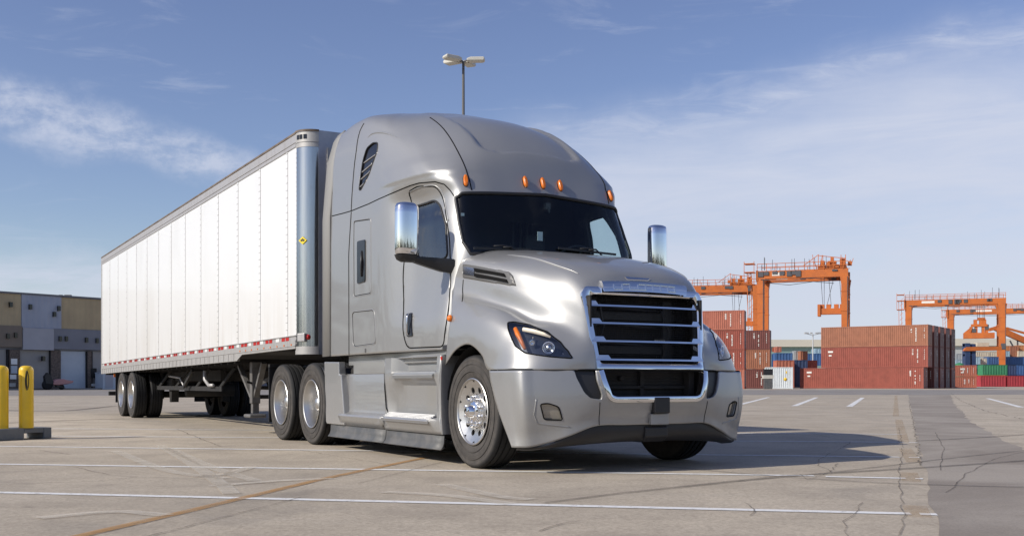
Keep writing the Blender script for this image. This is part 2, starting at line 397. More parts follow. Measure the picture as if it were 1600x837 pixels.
def ribbon(mb, pts, w):
    pts = [Vector((p[0], p[1], 0)) for p in pts]; n = len(pts); ww = w if hasattr(w, '__len__') else [w]*n
    vs = []
    for i, p in enumerate(pts):
        t = pts[min(i+1, n-1)]-pts[max(i-1, 0)]; t.normalize(); q = Vector((-t.y, t.x, 0))
        vs += [p+q*ww[i]/2, p-q*ww[i]/2]
    mb.add(vs, [(2*i, 2*i+1, 2*i+3, 2*i+2) for i in range(n-1)]); return mb
def ribz(mb, name, z, mat):
    mb.v = [(v[0], v[1], z) for v in mb.v]; o = mb.build(name, mat, recalc=False)
    for p in o.data.polygons:
        pass
    o['kind'] = 'structure'; return o
# white bay lines
mb = MB()
bay = [((-40, 768.2), (1246/1600*1600 if False else 1423, 802.3)), ((1437, 802.8), (1464, 803.6)),
       ((-60, 724), (1272, 743.0)), ((1290, 744.2), (1415, 747.0)), ((1430, 747.4), (1442, 747.8)),
       ((-60, 696.2), (1405, 713.8)), ((1420, 714.2), (1437, 714.6)),
       ((60, 680.8), (1412, 690.6)), ((1420, 690.9), (1434, 691.2)),
       ((82, 669.3), (1410, 678.2))]
for (a, b) in bay:
    A, B = gp(*a), gp(*b); n = max(1, int((B-A).length/1.0))
    ribbon(mb, [A.lerp(B, k/n) for k in range(n+1)], 0.105)
ribz(mb, 'parking_line', 0.0035, MT['paint'])
mb = MB()
for k, py in enumerate((665.6, 656.2, 648.6, 642.8, 637.6, 633.6)):
    A, B = gp(1140-10*k, py-1.2), gp(1414-k*2, py); ribbon(mb, [A, B], 0.10)
    A, B = gp(120, py-8.5), gp(560, py-6.0)
    ribbon(mb, [A, B], 0.10)
ribz(mb, 'faded_parking_line', 0.0035, MT['paint_faint'])
mb = MB()
for a, b in (((1157, 631.5), (1201, 620.3)), ((1241, 634), (1276, 620.6)), ((1327, 635), (1348, 621)), ((1543, 622), (1596, 636))):
    ribbon(mb, [gp(*a), gp(*b)], 0.2)
ribz(mb, 'angled_line', 0.005, MT['paint'])
# orange rubbed line, joints, cracks, tyre marks
mb = MB(); ribbon(mb, [gp(*p) for p in ((100, 843), (300, 797), (400, 773), (500, 749), (600, 728), (668, 714))], 0.085)
ribz(mb, 'orange_line', 0.0045, MT['orange_stain'])
mb = MB()
for a, b in (((1436, 808), (1429, 790)), ((1424, 752), (1420, 738)), ((1428, 722), (1414, 700)), ((1412, 690), (1404, 655)), ((1400, 650), (1400, 618))): ribbon(mb, [gp(*a), gp(*b)], 0.14)
ribz(mb, 'orange_stain', 0.0045, MT['orange_faint'])
mb = MB()
def crack(pts, w, amp=0.02, seed=1, step=0.12): ribbon(mb, jag([gp(*p) for p in pts], amp, step, seed), w)
crack([(225, 840), (470, 777)], 0.016, 0.004, 2)
crack([(560, 755), (690, 722)], 0.014, 0.004, 22)
crack([(-20, 758), (150, 752), (215, 745), (300, 748), (430, 756)], 0.014, 0.012, 3)
crack([(120, 730), (170, 742), (215, 745)], 0.012, 0.012, 4)
crack([(275, 670), (310, 684), (345, 697)], 0.018, 0.02, 5, .3)
crack([(60, 703), (110, 710)], 0.015, 0.015, 6)
crack([(470, 703), (560, 718), (620, 728)], 0.012, 0.015, 7)
crack([(1325, 840), (1318, 815), (1340, 797), (1348, 785)], 0.008, 0.012, 8, .2)
crack([(1403, 840), (1412, 812), (1408, 780), (1404, 745), (1410, 700), (1404, 668)], 0.010, 0.015, 9, .2)
crack([(1438, 727), (1436, 705), (1430, 680), (1426, 655), (1420, 625)], 0.018, 0.025, 10)
crack([(1486, 614), (1500, 625), (1540, 642), (1600, 655)], 0.03, 0.05, 11, .4)
crack([(1260, 675), (1330, 690), (1275, 722), (1300, 740)], 0.010, 0.03, 12, .4)
crack([(840, 830), (880, 818), (905, 814)], 0.014, 0.01, 13)
crack([(1165, 785), (1180, 800), (1172, 806)], 0.01, 0.01, 14)
crack([(1480, 770), (1510, 740), (1560, 715), (1600, 706)], 0.012, 0.012, 15, .35)
crack([(1250, 740), (1262, 750), (1300, 735), (1310, 724)], 0.012, 0.02, 16)
crack([(1470, 735), (1474, 700), (1462, 675)], 0.012, 0.012, 17, .4)
crack([(1100, 690), (1120, 668), (1160, 662)], 0.02, 0.03, 18)
ribz(mb, 'crack', 0.0055, MT['crack'])
def spl(pts, n=10):
    P = [gp(*p) for p in pts]; P = [P[0]*2-P[1]]+P+[P[-1]*2-P[-2]]; out = []
    for i in range(1, len(P)-2):
        for k in range(n):
            t = k/n; a, b, c, d = P[i-1:i+3]
            out.append(0.5*((2*b)+(c-a)*t+(2*a-5*b+4*c-d)*t*t+(3*b-a-3*c+d)*t**3))
    out.append(P[-2]); return out
mb = MB()
ribbon(mb, spl([(1640, 717), (1500, 727), (1350, 736), (1217, 745), (1100, 757), (960, 772), (850, 786)]), [0.10-.07*max(0, i-30)/30 for i in range(61)])
ribbon(mb, spl([(1640, 762), (1500, 759), (1350, 753), (1200, 743), (1060, 731), (1000, 727)]), 0.05)
ribbon(mb, spl([(1640, 676), (1540, 683), (1430, 689)]), 0.10)
ribbon(mb, spl([(1640, 700), (1550, 709), (1450, 720), (1300, 738), (1150, 752)]), 0.04)
ribbon(mb, spl([(-20, 662), (150, 655), (300, 652), (420, 646)]), 0.22)
ribbon(mb, spl([(-20, 640), (90, 642), (180, 634)]), 0.3)
ribz(mb, 'tyre_mark', 0.0065, MT['tyre_mark'])
mb = MB()
for P in ([(250, 696), (300, 725), (345, 756), (362, 772)], [(300, 745), (350, 741), (395, 729)], [(262, 700), (330, 730), (400, 752)], [(600, 769), (700, 775), (800, 788)],
          [(330, 760), (430, 752), (520, 748)], [(180, 705), (260, 735), (350, 748)], [(690, 757), (780, 776), (830, 781)], [(60, 810), (180, 800), (260, 806)]):
    ribbon(mb, spl(P), 0.12)
ribz(mb, 'scuff_mark', 0.0075, MT['scuff'])
# ================================================================== highway tractor (local frame: x forward, y to its left, origin under the steer axle)
truck = thing('semi_truck', 'silver sleeper-cab semi truck with chrome grille, towing the white trailer', 'semi truck', O, ANG)

def smooth_axis(A, sub, first=None, last=None):
    """interpolating spline with shared chord-length knots along axis 0"""
    A = np.asarray(A, float); n = len(A)
    f = A[0]*2-A[1] if first is None else first; l = A[-1]*2-A[-2] if last is None else last
    E = np.concatenate([f[None], A, l[None]]); d = np.linalg.norm(np.diff(E, axis=0), axis=-1)
    h = d.reshape(len(d), -1).mean(1)+1e-6; out = []
    for i in range(1, n):
        P0, P1, P2, P3 = E[i-1], E[i], E[i+1], E[i+2]; h0, h1, h2 = h[i-1], h[i], h[i+1]
        m1 = ((P1-P0)/h0*h1+(P2-P1)/h1*h0)/(h0+h1)*h1; m2 = ((P2-P1)/h1*h2+(P3-P2)/h2*h1)/(h1+h2)*h1
        for k in range(sub):
            t = k/sub; t2, t3 = t*t, t*t*t
            out.append((2*t3-3*t2+1)*P1+(t3-2*t2+t)*m1+(-2*t3+3*t2)*P2+(t3-t2)*m2)
    out.append(E[n]); return np.array(out)
MIR = np.array([1, -1, 1])
def half_grid_mesh(G, flip=False):
    mb = MB(); mb.grid([[tuple(p) for p in row] for row in G], True, 0, flip); mb.mirror(now=True)
    bm = bmesh.new(); me = mb.mesh('tmp', merge=True); bm.from_mesh(me); bpy.data.meshes.remove(me)
    return bm
def bvh_of(bm): return BVHTree.FromBMesh(bm)
def pick(bvh, px, py):
    h = bvh.ray_cast(CAML, rayl(px, py), 60); return h[0]
def inside(p, poly):
    x, y = p; c = False; n = len(poly); j = n-1
    for i in range(n):
        if (poly[i][1] > y) != (poly[j][1] > y) and x < (poly[j][0]-poly[i][0])*(y-poly[i][1])/(poly[j][1]-poly[i][1])+poly[i][0]: c = not c
        j = i
    return c
def rounded(poly, r, n=4):
    out = []; N = len(poly); rr = r if hasattr(r, '__len__') else [r]*N
    for i in range(N):
        p, a, b = Vector(poly[i]), Vector(poly[i-1]), Vector(poly[(i+1) % N])
        q = min(rr[i], (a-p).length*0.45, (b-p).length*0.45)
        s, e = p+(a-p).normalized()*q, p+(b-p).normalized()*q
        for k in range(n+1):
            t = k/n; out.append(tuple(s*(1-t)**2+p*2*t*(1-t)+e*t*t))
    return out
def scaled(poly, d):
    """offset a 2D outline inwards by d (rough)"""
    c = Vector((sum(p[0] for p in poly)/len(poly), sum(p[1] for p in poly)/len(poly))); out = []
    for p in poly:
        v = Vector(p)-c; L = v.length; out.append(tuple(c+v*(max(L-d, 0)/L)))
    return out
def comp(v, ax): return (v[0], v[2]) if ax == 'y' else (v[1], v[2])
def cut(bm, poly, ax, test):
    """cut the outline into the surface, take the faces inside it out and return them as a new bmesh"""
    xs = [p[0] for p in poly]; zs = [p[1] for p in poly]; b0, b1, c0, c1 = min(xs)-.03, max(xs)+.03, min(zs)-.03, max(zs)+.03
    N = len(poly)
    for i in range(N):
        a, b = poly[i-1], poly[i]
        if abs(a[0]-b[0])+abs(a[1]-b[1]) < 1e-5: continue
        if ax == 'y': co = Vector((a[0], 0, a[1])); no = Vector((b[1]-a[1], 0, -(b[0]-a[0])))
        else: co = Vector((0, a[0], a[1])); no = Vector((0, b[1]-a[1], -(b[0]-a[0])))
        m0, m1 = min(a[0], b[0])-.03, max(a[0], b[0])+.03; n0, n1 = min(a[1], b[1])-.03, max(a[1], b[1])+.03
        fs = []
        for f in bm.faces:
            if not test(f.calc_center_median()): continue
            q = [comp(v.co, ax) for v in f.verts]
            if max(u[0] for u in q) < m0 or min(u[0] for u in q) > m1 or max(u[1] for u in q) < n0 or min(u[1] for u in q) > n1: continue
            fs.append(f)
        if not fs: continue
        geom = list({e for f in fs for e in f.edges})+list({v for f in fs for v in f.verts})+fs
        bmesh.ops.bisect_plane(bm, geom=geom, plane_co=co, plane_no=no.normalized(), dist=1e-5)
    sel = [f for f in bm.faces if test(f.calc_center_median()) and inside(comp(f.calc_center_median(), ax), poly)]
    new = bmesh.new(); vm = {}
    for f in sel:
        vs = []
        for v in f.verts:
            if v not in vm: vm[v] = new.verts.new(v.co)
            vs.append(vm[v])
        try: nf = new.faces.new(vs); nf.smooth = True
        except ValueError: pass
    bmesh.ops.delete(bm, geom=sel, context='FACES')
    return new
def bm_obj(bm, name, mat, parent, thick=0, off=None, inner=None, sharp=None, push=0.0):
    if push:
        bm.normal_update()
        for v in bm.verts: v.co = v.co + v.normal*push
    me = bpy.data.meshes.new(name); bm.to_mesh(me); 
    if sharp: me.set_sharp_from_angle(angle=R(sharp))
    o = link_mesh(name, me, mat if inner is None else [mat, inner], parent)
    if thick:
        s = o.modifiers.new('thickness', 'SOLIDIFY'); s.thickness = thick; s.offset = -1 if off is None else off
        if inner is not None: s.material_offset = 1; s.material_offset_rim = 1
    return o
def drape(bvh, poly2, ax, sgn=-1, closed=True, step=0.02, lift=0.0):
    """lay a 2D outline onto the surface from the side ('y', sgn) or the front ('x')"""
    P = [Vector(p) for p in poly2]; out = []
    if closed: P = P+[P[0]]
    for a, b in zip(P, P[1:]):
        n = max(1, int((b-a).length/step))
        for k in range(n):
            q = a.lerp(b, k/n)
            if ax == 'y': h = bvh.ray_cast(Vector((q[0], 3*sgn, q[1])), Vector((0, -sgn, 0)), 6)
            else: h = bvh.ray_cast(Vector((4, q[0], q[1])), Vector((-1, 0, 0)), 8)
            if h[0] is not None: out.append(h[0]+h[1]*(lift if h[1].dot(Vector((0, sgn, 0)) if ax == 'y' else Vector((1, 0, 0))) > 0 else -lift))
    if not closed:
        q = P[-1]; h = bvh.ray_cast(Vector((q[0], 3*sgn, q[1])), Vector((0, -sgn, 0)), 6) if ax == 'y' else bvh.ray_cast(Vector((4, q[0], q[1])), Vector((-1, 0, 0)), 8)
        if h[0] is not None: out.append(h[0])
    return out
def strip(name, lines, r, mat, parent, closed=True, both=True):
    """thin bead along surface lines, on both sides of the vehicle"""
    mb = MB()
    for L_ in lines:
        if len(L_) > 2: mb.tube(L_, r, 6, closed=closed)
    if both: mb.mirror()
    return mb.build(name, mat, parent)
def to2(bvh, pix, ax='y'):
    out = []
    for p in pix:
        h = pick(bvh, *p)
        if h is None: print('MISS', p); continue
        out.append(comp(h, ax))
    return out
near = lambda c: c.y < -0.3
farr = lambda c: c.y > 0.3

# ---------------------------------------------------------------- cab and sleeper surface
rows = []
X = [(-.50, 0), (-.50, -.4), (-.52, -.78), (-.56, -1.02), (-.64, -1.13), (-1.0, -1.165), (-1.42, -1.17), (-1.62, -1.19), (-1.88, -1.215), (-2.4, -1.22), (-2.96, -1.22), (-3.3, -1.22), (-3.58, -1.22)]
def row(z, xy): return [(x, y, zz if not hasattr(z, '__len__') else z[i]) for i, ((x, y), zz) in enumerate(zip(xy, [z]*13 if not hasattr(z, '__len__') else z))]
rows.append(row(1.075, X))
rows.append(row(1.35, [(x, y+(0.005 if 3 < i < 8 else 0)) for i, (x, y) in enumerate(X)]))
rows.append(row(1.52, [(-.45, 0), (-.455, -.4), (-.49, -.76), (-.56, -.98), (-.64, -1.10), (-1.0, -1.125), (-1.42, -1.135), (-1.62, -1.165), (-1.88, -1.212), (-2.4, -1.22), (-2.96, -1.22), (-3.3, -1.22), (-3.58, -1.22)]))
rows.append(row(1.78, [(-.42, 0), (-.425, -.4), (-.46, -.76), (-.54, -.965), (-.64, -1.055), (-1.0, -1.085), (-1.42, -1.10), (-1.62, -1.145), (-1.88, -1.208), (-2.4, -1.22), (-2.96, -1.22), (-3.3, -1.22), (-3.58, -1.22)]))
rows.append(row(2.02, [(-.44, 0), (-.445, -.4), (-.475, -.75), (-.56, -.96), (-.68, -1.035), (-1.0, -1.065), (-1.42, -1.085), (-1.62, -1.135), (-1.88, -1.205), (-2.4, -1.22), (-2.96, -1.22), (-3.3, -1.22), (-3.58, -1.22)]))
rows.append(row(2.34, [(-.575, 0), (-.58, -.4), (-.61, -.74), (-.69, -.94), (-.81, -1.01), (-1.1, -1.045), (-1.42, -1.07), (-1.64, -1.125), (-1.89, -1.20), (-2.4, -1.22), (-2.96, -1.22), (-3.3, -1.22), (-3.58, -1.22)]))
rows.append(row(2.63, [(-.70, 0), (-.705, -.4), (-.73, -.73), (-.80, -.92), (-.92, -.985), (-1.16, -1.03), (-1.45, -1.06), (-1.66, -1.115), (-1.9, -1.195), (-2.4, -1.215), (-2.96, -1.215), (-3.3, -1.215), (-3.58, -1.215)]))
rows.append(row(2.76, [(-.755, 0), (-.76, -.4), (-.785, -.74), (-.86, -.95), (-.98, -1.04), (-1.2, -1.10), (-1.47, -1.145), (-1.68, -1.175), (-1.92, -1.20), (-2.4, -1.213), (-2.96, -1.213), (-3.3, -1.213), (-3.58, -1.213)]))
rows.append([(-.85, 0, 3.03), (-.87, -.4, 3.025), (-.93, -.72, 3.00), (-1.04, -.92, 2.97), (-1.19, -1.04, 2.95), (-1.38, -1.11, 2.94), (-1.6, -1.145, 2.93), (-1.78, -1.165, 2.93), (-1.99, -1.18, 2.94), (-2.4, -1.195, 2.96), (-2.96, -1.2, 3.0), (-3.3, -1.2, 3.0), (-3.58, -1.2, 3.0)])
rows.append([(-1.08, 0, 3.29), (-1.10, -.38, 3.28), (-1.17, -.68, 3.24), (-1.29, -.87, 3.19), (-1.44, -.99, 3.16), (-1.6, -1.06, 3.15), (-1.78, -1.105, 3.15), (-1.95, -1.13, 3.16), (-2.15, -1.15, 3.19), (-2.5, -1.165, 3.24), (-2.96, -1.175, 3.31), (-3.3, -1.18, 3.34), (-3.58, -1.18, 3.36)])
rows.append([(-1.40, 0, 3.52), (-1.42, -.36, 3.505), (-1.50, -.64, 3.46), (-1.62, -.82, 3.41), (-1.76, -.93, 3.38), (-1.91, -1.0, 3.38), (-2.06, -1.045, 3.40), (-2.2, -1.07, 3.43), (-2.37, -1.09, 3.47), (-2.65, -1.11, 3.53), (-2.98, -1.125, 3.58), (-3.3, -1.13, 3.60), (-3.58, -1.13, 3.60)])
rows.append([(-1.84, 0, 3.70), (-1.86, -.32, 3.69), (-1.93, -.56, 3.66), (-2.03, -.72, 3.63), (-2.14, -.82, 3.62), (-2.26, -.89, 3.63), (-2.37, -.93, 3.65), (-2.48, -.96, 3.68), (-2.61, -.98, 3.71), (-2.82, -1.0, 3.76), (-3.05, -1.01, 3.79), (-3.32, -1.02, 3.79), (-3.58, -1.02, 3.77)])
rows.append([(-2.28, 0, 3.80), (-2.30, -.20, 3.80), (-2.35, -.38, 3.79), (-2.42, -.5, 3.79), (-2.5, -.58, 3.79), (-2.58, -.63, 3.80), (-2.66, -.66, 3.81), (-2.74, -.68, 3.83), (-2.84, -.70, 3.85), (-2.98, -.71, 3.87), (-3.15, -.72, 3.88), (-3.36, -.73, 3.875), (-3.58, -.73, 3.85)])
rows.append([(x, 0, z) for x, z in ((-2.5, 3.84), (-2.53, 3.845), (-2.57, 3.85), (-2.62, 3.86), (-2.68, 3.867), (-2.74, 3.875), (-2.8, 3.883), (-2.87, 3.892), (-2.95, 3.9), (-3.06, 3.91), (-3.2, 3.915), (-3.38, 3.91), (-3.58, 3.89))])
N = np.array(rows); G = smooth_axis(N, 12, last=N[-2]*MIR)
G = np.swapaxes(G, 0, 1); G = smooth_axis(G, 10, first=G[1]*MIR)
def sst(t): t = np.clip(t, 0, 1); return t*t*(3-2*t)
# raised centre panel of the roof cap, and the cheek that steps out above the door
x_, y_, z_ = G[..., 0], G[..., 1], G[..., 2]
hw_ = .60+.05*np.clip((x_+1.1)/-1.0, -1, 0)
dd_ = np.minimum(hw_-np.abs(y_), (-.90-x_)*1.6); co_ = np.minimum(hw_-.16-np.abs(y_), (-1.00-x_)*1.6)
cx_, cy_ = np.clip(-(hw_-.16-np.abs(y_))/.16, 0, 9), np.clip((x_+1.02)*1.6/.16, 0, 9)
rr_ = (1-np.sqrt(cx_**2+cy_**2))*.16
dd_ = np.where((cx_ > 0) & (cy_ > 0), rr_, dd_)
up_ = .045*sst(dd_/.045)*sst((-x_-.5)/.3)*(z_ > 2.9)*(1-sst((-x_-2.0)/.5))
G[..., 2] -= up_*.85; G[..., 0] -= up_*.5
ck = sst((z_-2.80)/.05)*(1-sst((z_-2.90)/.18))*sst((-y_-.55)/.3)*sst((x_+2.3)/.5)
G[..., 1] -= .016*ck; G[..., 0] += .010*ck
cab = half_grid_mesh(G)
cab_bvh = bvh_of(cab)
pk = lambda *a: pick(cab_bvh, *a)

# windshield
ws_pix = [(711, 306), (718, 302), (780, 302), (847, 304), (905, 308), (950, 313.5), (962, 318), (968, 326), (985, 370), (996, 398), (990, 402), (930, 400), (868, 396), (790, 393), (740, 392), (731, 388), (724, 372), (714, 335)]
ws_half = [comp(pk(*p), 'x') for p in ((847, 304), (780, 302), (722, 302), (712, 309), (717, 345), (726, 378), (735, 391))]
ws_half[0] = (0, ws_half[0][1])
ws_poly = [(0, 1.98)]+[(y, z) for y, z in reversed(ws_half[1:])]
ws_poly = [(0, 1.97), (ws_half[6][0], 1.985), (ws_half[5][0]-.01, ws_half[5][1]), ws_half[4], ws_half[3], ws_half[2], ws_half[1], ws_half[0]]
print('ws', ws_poly)
ws_full = ws_poly + [(-y, z) for y, z in reversed(ws_poly[1:-1])]
frontt = lambda c: c.x > -1.05
wsb = cut(cab, ws_full, 'x', frontt)
# side windows
win = rounded(to2(cab_bvh, [(650.5, 322), (680, 313), (688, 321), (697, 350), (699.5, 398), (694, 405), (651, 404)]), [.03, .05, .05, .05, .05, .05, .02])
wn = cut(cab, win, 'y', lambda c: near(c) and c.x < -.55 and c.x > -1.8); wf = cut(cab, win, 'y', lambda c: farr(c) and c.x < -.55 and c.x > -1.8)
# roof side window
rw = rounded(to2(cab_bvh, [(561, 297), (567, 252), (573, 232), (583, 223), (590.5, 223), (590, 236), (577, 272), (564, 297)]), .04)
sel = lambda c: c.x < -1.6
rn = cut(cab, rw, 'y', lambda c: near(c) and sel(c)); rf = cut(cab, rw, 'y', lambda c: farr(c) and sel(c))
# doors, cut out as parts of their own
dpix = [(638, 308), (650, 297), (684, 290), (692, 300), (697, 320), (703, 350), (705, 400), (705, 440), (702, 480), (697, 520), (690, 547), (634, 549), (630.5, 530), (630, 430)]
door2 = rounded(to2(cab_bvh, [(637, 300), (652, 291), (680, 291), (690, 305), (697, 335), (703, 375), (704.5, 440), (701, 490), (693, 541.5), (636, 543.5), (630, 520), (629.5, 430)]), [.06, .06, .08, .06, .1, .1, .1, .1, .06, .1, .1, .1])
dn = cut(cab, door2, 'y', lambda c: near(c) and -1.8 < c.x < -.5); df = cut(cab, door2, 'y', lambda c: farr(c) and -1.8 < c.x < -.5)
# baggage hatches on the sleeper side
h1 = rounded(to2(cab_bvh, [(553, 345), (579.5, 341), (580, 459), (553, 464)]), .04)
h2 = rounded(to2(cab_bvh, [(550, 487), (585, 483), (588, 537), (552, 542)]), .07)
slot = rounded(to2(cab_bvh, [(559, 377), (571.5, 374), (571.5, 440), (559, 443.5)]), .03)
shell = bm_obj(cab, 'cab_shell', MT['silver'], truck, 0.03, inner=MT['interior'])
for b in (dn, df):
    d = bm_obj(b, 'door', MT['silver'], truck, 0.04, inner=MT['interior2'])
# panel gaps
strip('door_seal', [drape(cab_bvh, door2, 'y', -1)], 0.0065, MT['seam'], truck)
strip('window_gasket', [drape(cab_bvh, win, 'y', -1)], 0.013, MT['black'], truck)
for b in (wn, wf): bm_obj(b, 'side_window', MT['glass_dark'], truck, push=-0.008)
strip('roof_window_trim', [drape(cab_bvh, rw, 'y', -1)], 0.008, MT['black'], truck)
for b in (rn, rf):
    w = bm_obj(b, 'roof_window', MT['gloss_black'], truck, push=-0.01)
mb = MB()
for za, xa, xb in ((3.02, -2.7, -2.44), (3.1, -2.67, -2.4), (3.2, -2.64, -2.3), (2.93, -2.74, -2.5)):
    pts = drape(cab_bvh, [(xa, za), (xb, za+0.05)], 'y', -1, closed=False, lift=-0.006)
    if len(pts) > 1: mb.tube(pts, 0.008, 5)
mb.mirror(); mb.build('roof_window_louvre', MT['alu_dull'], truck)
ws = bm_obj(wsb, 'windshield', MT['glass'], truck, push=-0.006)
wl = drape(cab_bvh, ws_full, 'x'); mb = MB(); mb.tube(wl, 0.017, 8, closed=True); mb.build('windshield_gasket', MT['black'], truck)
# roof cap seams: cab cap / sleeper division, rear fairing joint, centre panel lines
sl = to2(cab_bvh, [(519, 337.5), (535, 333.5), (549, 329.5), (575, 319), (600, 307.5), (625, 296.5), (641, 290), (655, 286), (680, 284), (694, 288), (703, 297), (709, 306)])
l1 = drape(cab_bvh, sl, 'y', -1, closed=False, lift=0.0)
l2 = drape(cab_bvh, to2(cab_bvh, [(569, 193), (563, 204), (557, 235), (552, 280), (549, 329)]), 'y', -1, closed=False)
l2b = drape(cab_bvh, [(comp(pk(549, 331), 'y')), (comp(pk(545, 400), 'y')), (-2.97, 1.08)], 'y', -1, closed=False)
def pixline(bvh, pix, n=10):
    P = [pick(bvh, *p) for p in pix]; P = [p for p in P if p is not None]; out = []
    Q = [P[0]*2-P[1]]+P+[P[-1]*2-P[-2]]
    for i in range(1, len(Q)-2):
        a, b, c, d = Q[i-1:i+3]
        for k in range(n):
            t = k/n; out.append(0.5*((2*b)+(c-a)*t+(2*a-5*b+4*c-d)*t*t+(3*b-a-3*c+d)*t**3))
    out.append(Q[-2])
    res = []
    for p in out:
        h = bvh.find_nearest(p); res.append(h[0] if h[0] is not None else p)
    return res
l3 = pixline(cab_bvh, [(737, 297), (733, 280), (727, 262), (717, 240), (703, 215), (688, 196), (672, 184)])
seams = MB()
for l in (l1, l2, l2b, l3): seams.tube(l, 0.006, 6)
seams.mirror(); seams.build('panel_seam', MT['seam'], truck)
# raised centre panel on the roof (soft bead along its edge)
rp = [(700, 185), (712, 204), (728, 222), (745, 235), (765, 240), (805, 245), (845, 248), (872, 248.5), (884, 246), (889, 240)]
half = []
for y, x in ((0, -.895), (.3, -.91), (.45, -.935), (.54, -.99), (.60, -1.1), (.60, -1.3), (.585, -1.6), (.56, -1.9), (.53, -2.2)):
    h = cab_bvh.ray_cast(Vector((x, -y, 5)), Vector((0, 0, -1)), 4)
    if h[0] is not None: half.append(h[0])
half[0].y = 0
crv = smooth_axis(np.array([list(p) for p in half]), 8, first=np.array(list(half[1]))*MIR)
path = [Vector(p) for p in crv[::-1]]+[Vector(p*MIR) for p in crv[1:]]
path = [cab_bvh.find_nearest(p)[0] for p in path]
n_ = len(path)
# cheek line above the door running back along the cap
c1 = pixline(cab_bvh, [(640, 279), (665, 271), (700, 267), (735, 267)])
mb = MB(); n_ = len(c1); pass
c2 = pixline(cab_bvh, [(574, 216), (582, 209), (595, 207), (610, 210), (625, 217)])
mb = MB(); n_ = len(c2); mb.tube(c2, [0.001+0.012*math.sin(math.pi*(i)/n_) for i in range(n_)], 8); mb.mirror(); mb.build('roof_crease', MT['silver'], truck)
# hatches: bead + seam
for hh, nm in ((h1, 'hatch'), (h2, 'hatch')):
    L_ = drape(cab_bvh, hh, 'y', -1); Li = drape(cab_bvh, scaled(hh, 0.012), 'y', -1)
    hb = MB(); hb.tube(L_, 0.006, 6, closed=True); hb.mirror(); ho = hb.build(nm, MT['silver'], truck)
    sb = MB(); sb.tube(Li, 0.004, 6, closed=True); sb.mirror(); sb.build('hatch_seam', MT['seam'], ho)
mb = MB(); L_ = drape(cab_bvh, slot, 'y', -1, step=0.03)
for sg in (-1,):
    c = sum(L_, Vector())/len(L_); vs = [p+Vector((0, -0.012, 0)) for p in L_]+[p+Vector((0, 0.012, 0)) for p in L_]; n = len(L_)
    mb.add(vs, [tuple(range(n)), tuple(range(2*n-1, n-1, -1))]+[(i, (i+1) % n, n+(i+1) % n, n+i) for i in range(n)])
mb.mirror(); bw = mb.build('bunk_window', MT['gloss_black'], truck, bevel=0.004)
mb = MB(); p0 = onside(565, 392, -1.235); p1 = onside(565, 432, -1.235); mb.tube([p0, (p0+p1)/2+Vector((0.012, -0.01, 0)), p1], 0.012, 6); mb.mirror(); mb.build('latch', MT['black'], bw)
# rear extender strip and sleeper back wall, floor
for s in (-1, 1):
    mb = MB()
    prof = [(-3.58, 1.08, -1.222), (-3.58, 2.72, -1.222), (-3.58, 3.4, -1.165), (-3.58, 3.68, -1.085), (-3.585, 3.77, -1.03)]
    vs = []
    for x, z, y in prof: vs += [(x, -y*s if False else y*-s, z), (-3.86, (abs(y)-0.012)*s, z-0.005 if z < 3.5 else z-.01)]
    mb.add(vs, [(2*i, 2*i+1, 2*i+3, 2*i+2) for i in range(len(prof)-1)], True)
    o = mb.build('side_extender', MT['extender'], truck); md = o.modifiers.new('t', 'SOLIDIFY'); md.thickness = 0.02; md.offset = 0
mb = MB(); prof = [(y, z) for x, y, z in [tuple(p) for p in G[-1]]]
back = prof + [(-y, z) for y, z in reversed(prof[:-1])]
mb.prism(back, 'x', -3.58, -3.56); mb.build('sleeper_back', MT['silver'], truck)
mb = MB(); mb.box(-3.56, -.5, -1.15, 1.15, 1.08, 1.12); mb.build('cab_floor', MT['interior'], truck)

# ---------------------------------------------------------------- cab interior
mb = MB(); mb.box(-2.0, -1.97, -1.15, 1.15, 1.1, 3.0); mb.build('bunk_curtain', MT['interior'], truck)
mb = MB(); dp = [(-.52, 1.75), (-.50, 1.93), (-.62, 1.985), (-.85, 1.97), (-1.0, 1.86), (-1.02, 1.6), (-.9, 1.5), (-.55, 1.5)]
mb.prism(dp, 'y', -.93, .93); db = mb.build('dashboard', MT['interior2'], truck, bevel=0.02)
for s in (-.55, .55):
    mb = MB(); mb.box(-1.75, -1.25, s-.25, s+.25, 1.45, 1.6); st = mb.build('seat', MT['interior2'], truck, bevel=0.05)
    mb = MB(); mb.prism([(-1.83, 1.58), (-1.68, 1.58), (-1.78, 2.2), (-1.9, 2.2)], 'y', s-.23, s+.23); mb.build('seat_back', MT['interior2'], st, bevel=0.04)
    mb = MB(); mb.box(-1.9, -1.8, s-.13, s+.13, 2.22, 2.42); mb.build('headrest', MT['interior2'], st, bevel=0.04)
mb = MB(); M = Matrix.Translation((-1.02, .52, 2.02)) @ Matrix.Rotation(R(-50), 4, 'Y')
mb.tube([M @ Vector((0.22*math.cos(a), 0.22*math.sin(a), 0)) for a in [2*math.pi*k/32 for k in range(32)]], 0.014, 8, closed=True)
for a in (0.3, 2.84, 4.71): mb.tube([M @ Vector((0, 0, -0.03)), M @ Vector((.22*math.cos(a), .22*math.sin(a), 0))], 0.012, 6)
mb.cyl(M @ Vector((0, 0, 0)), M @ Vector((0, 0, -.3)), 0.04); mb.build('steering_wheel', MT['black'], truck)
mb = MB(); p = onfront(844, 369, -.62); mb.box(p.x-.004, p.x, p.y-.03, p.y+.03, p.z-.045, p.z+.045); mb.build('windshield_notice', MT['paper'], truck)
mb = MB(); p = onfront(723, 335, -.74); mb.box(p.x-.003, p.x, p.y-.018, p.y+.018, p.z-.014, p.z+.014); mb.build('inspection_sticker', MT['paper'], truck)
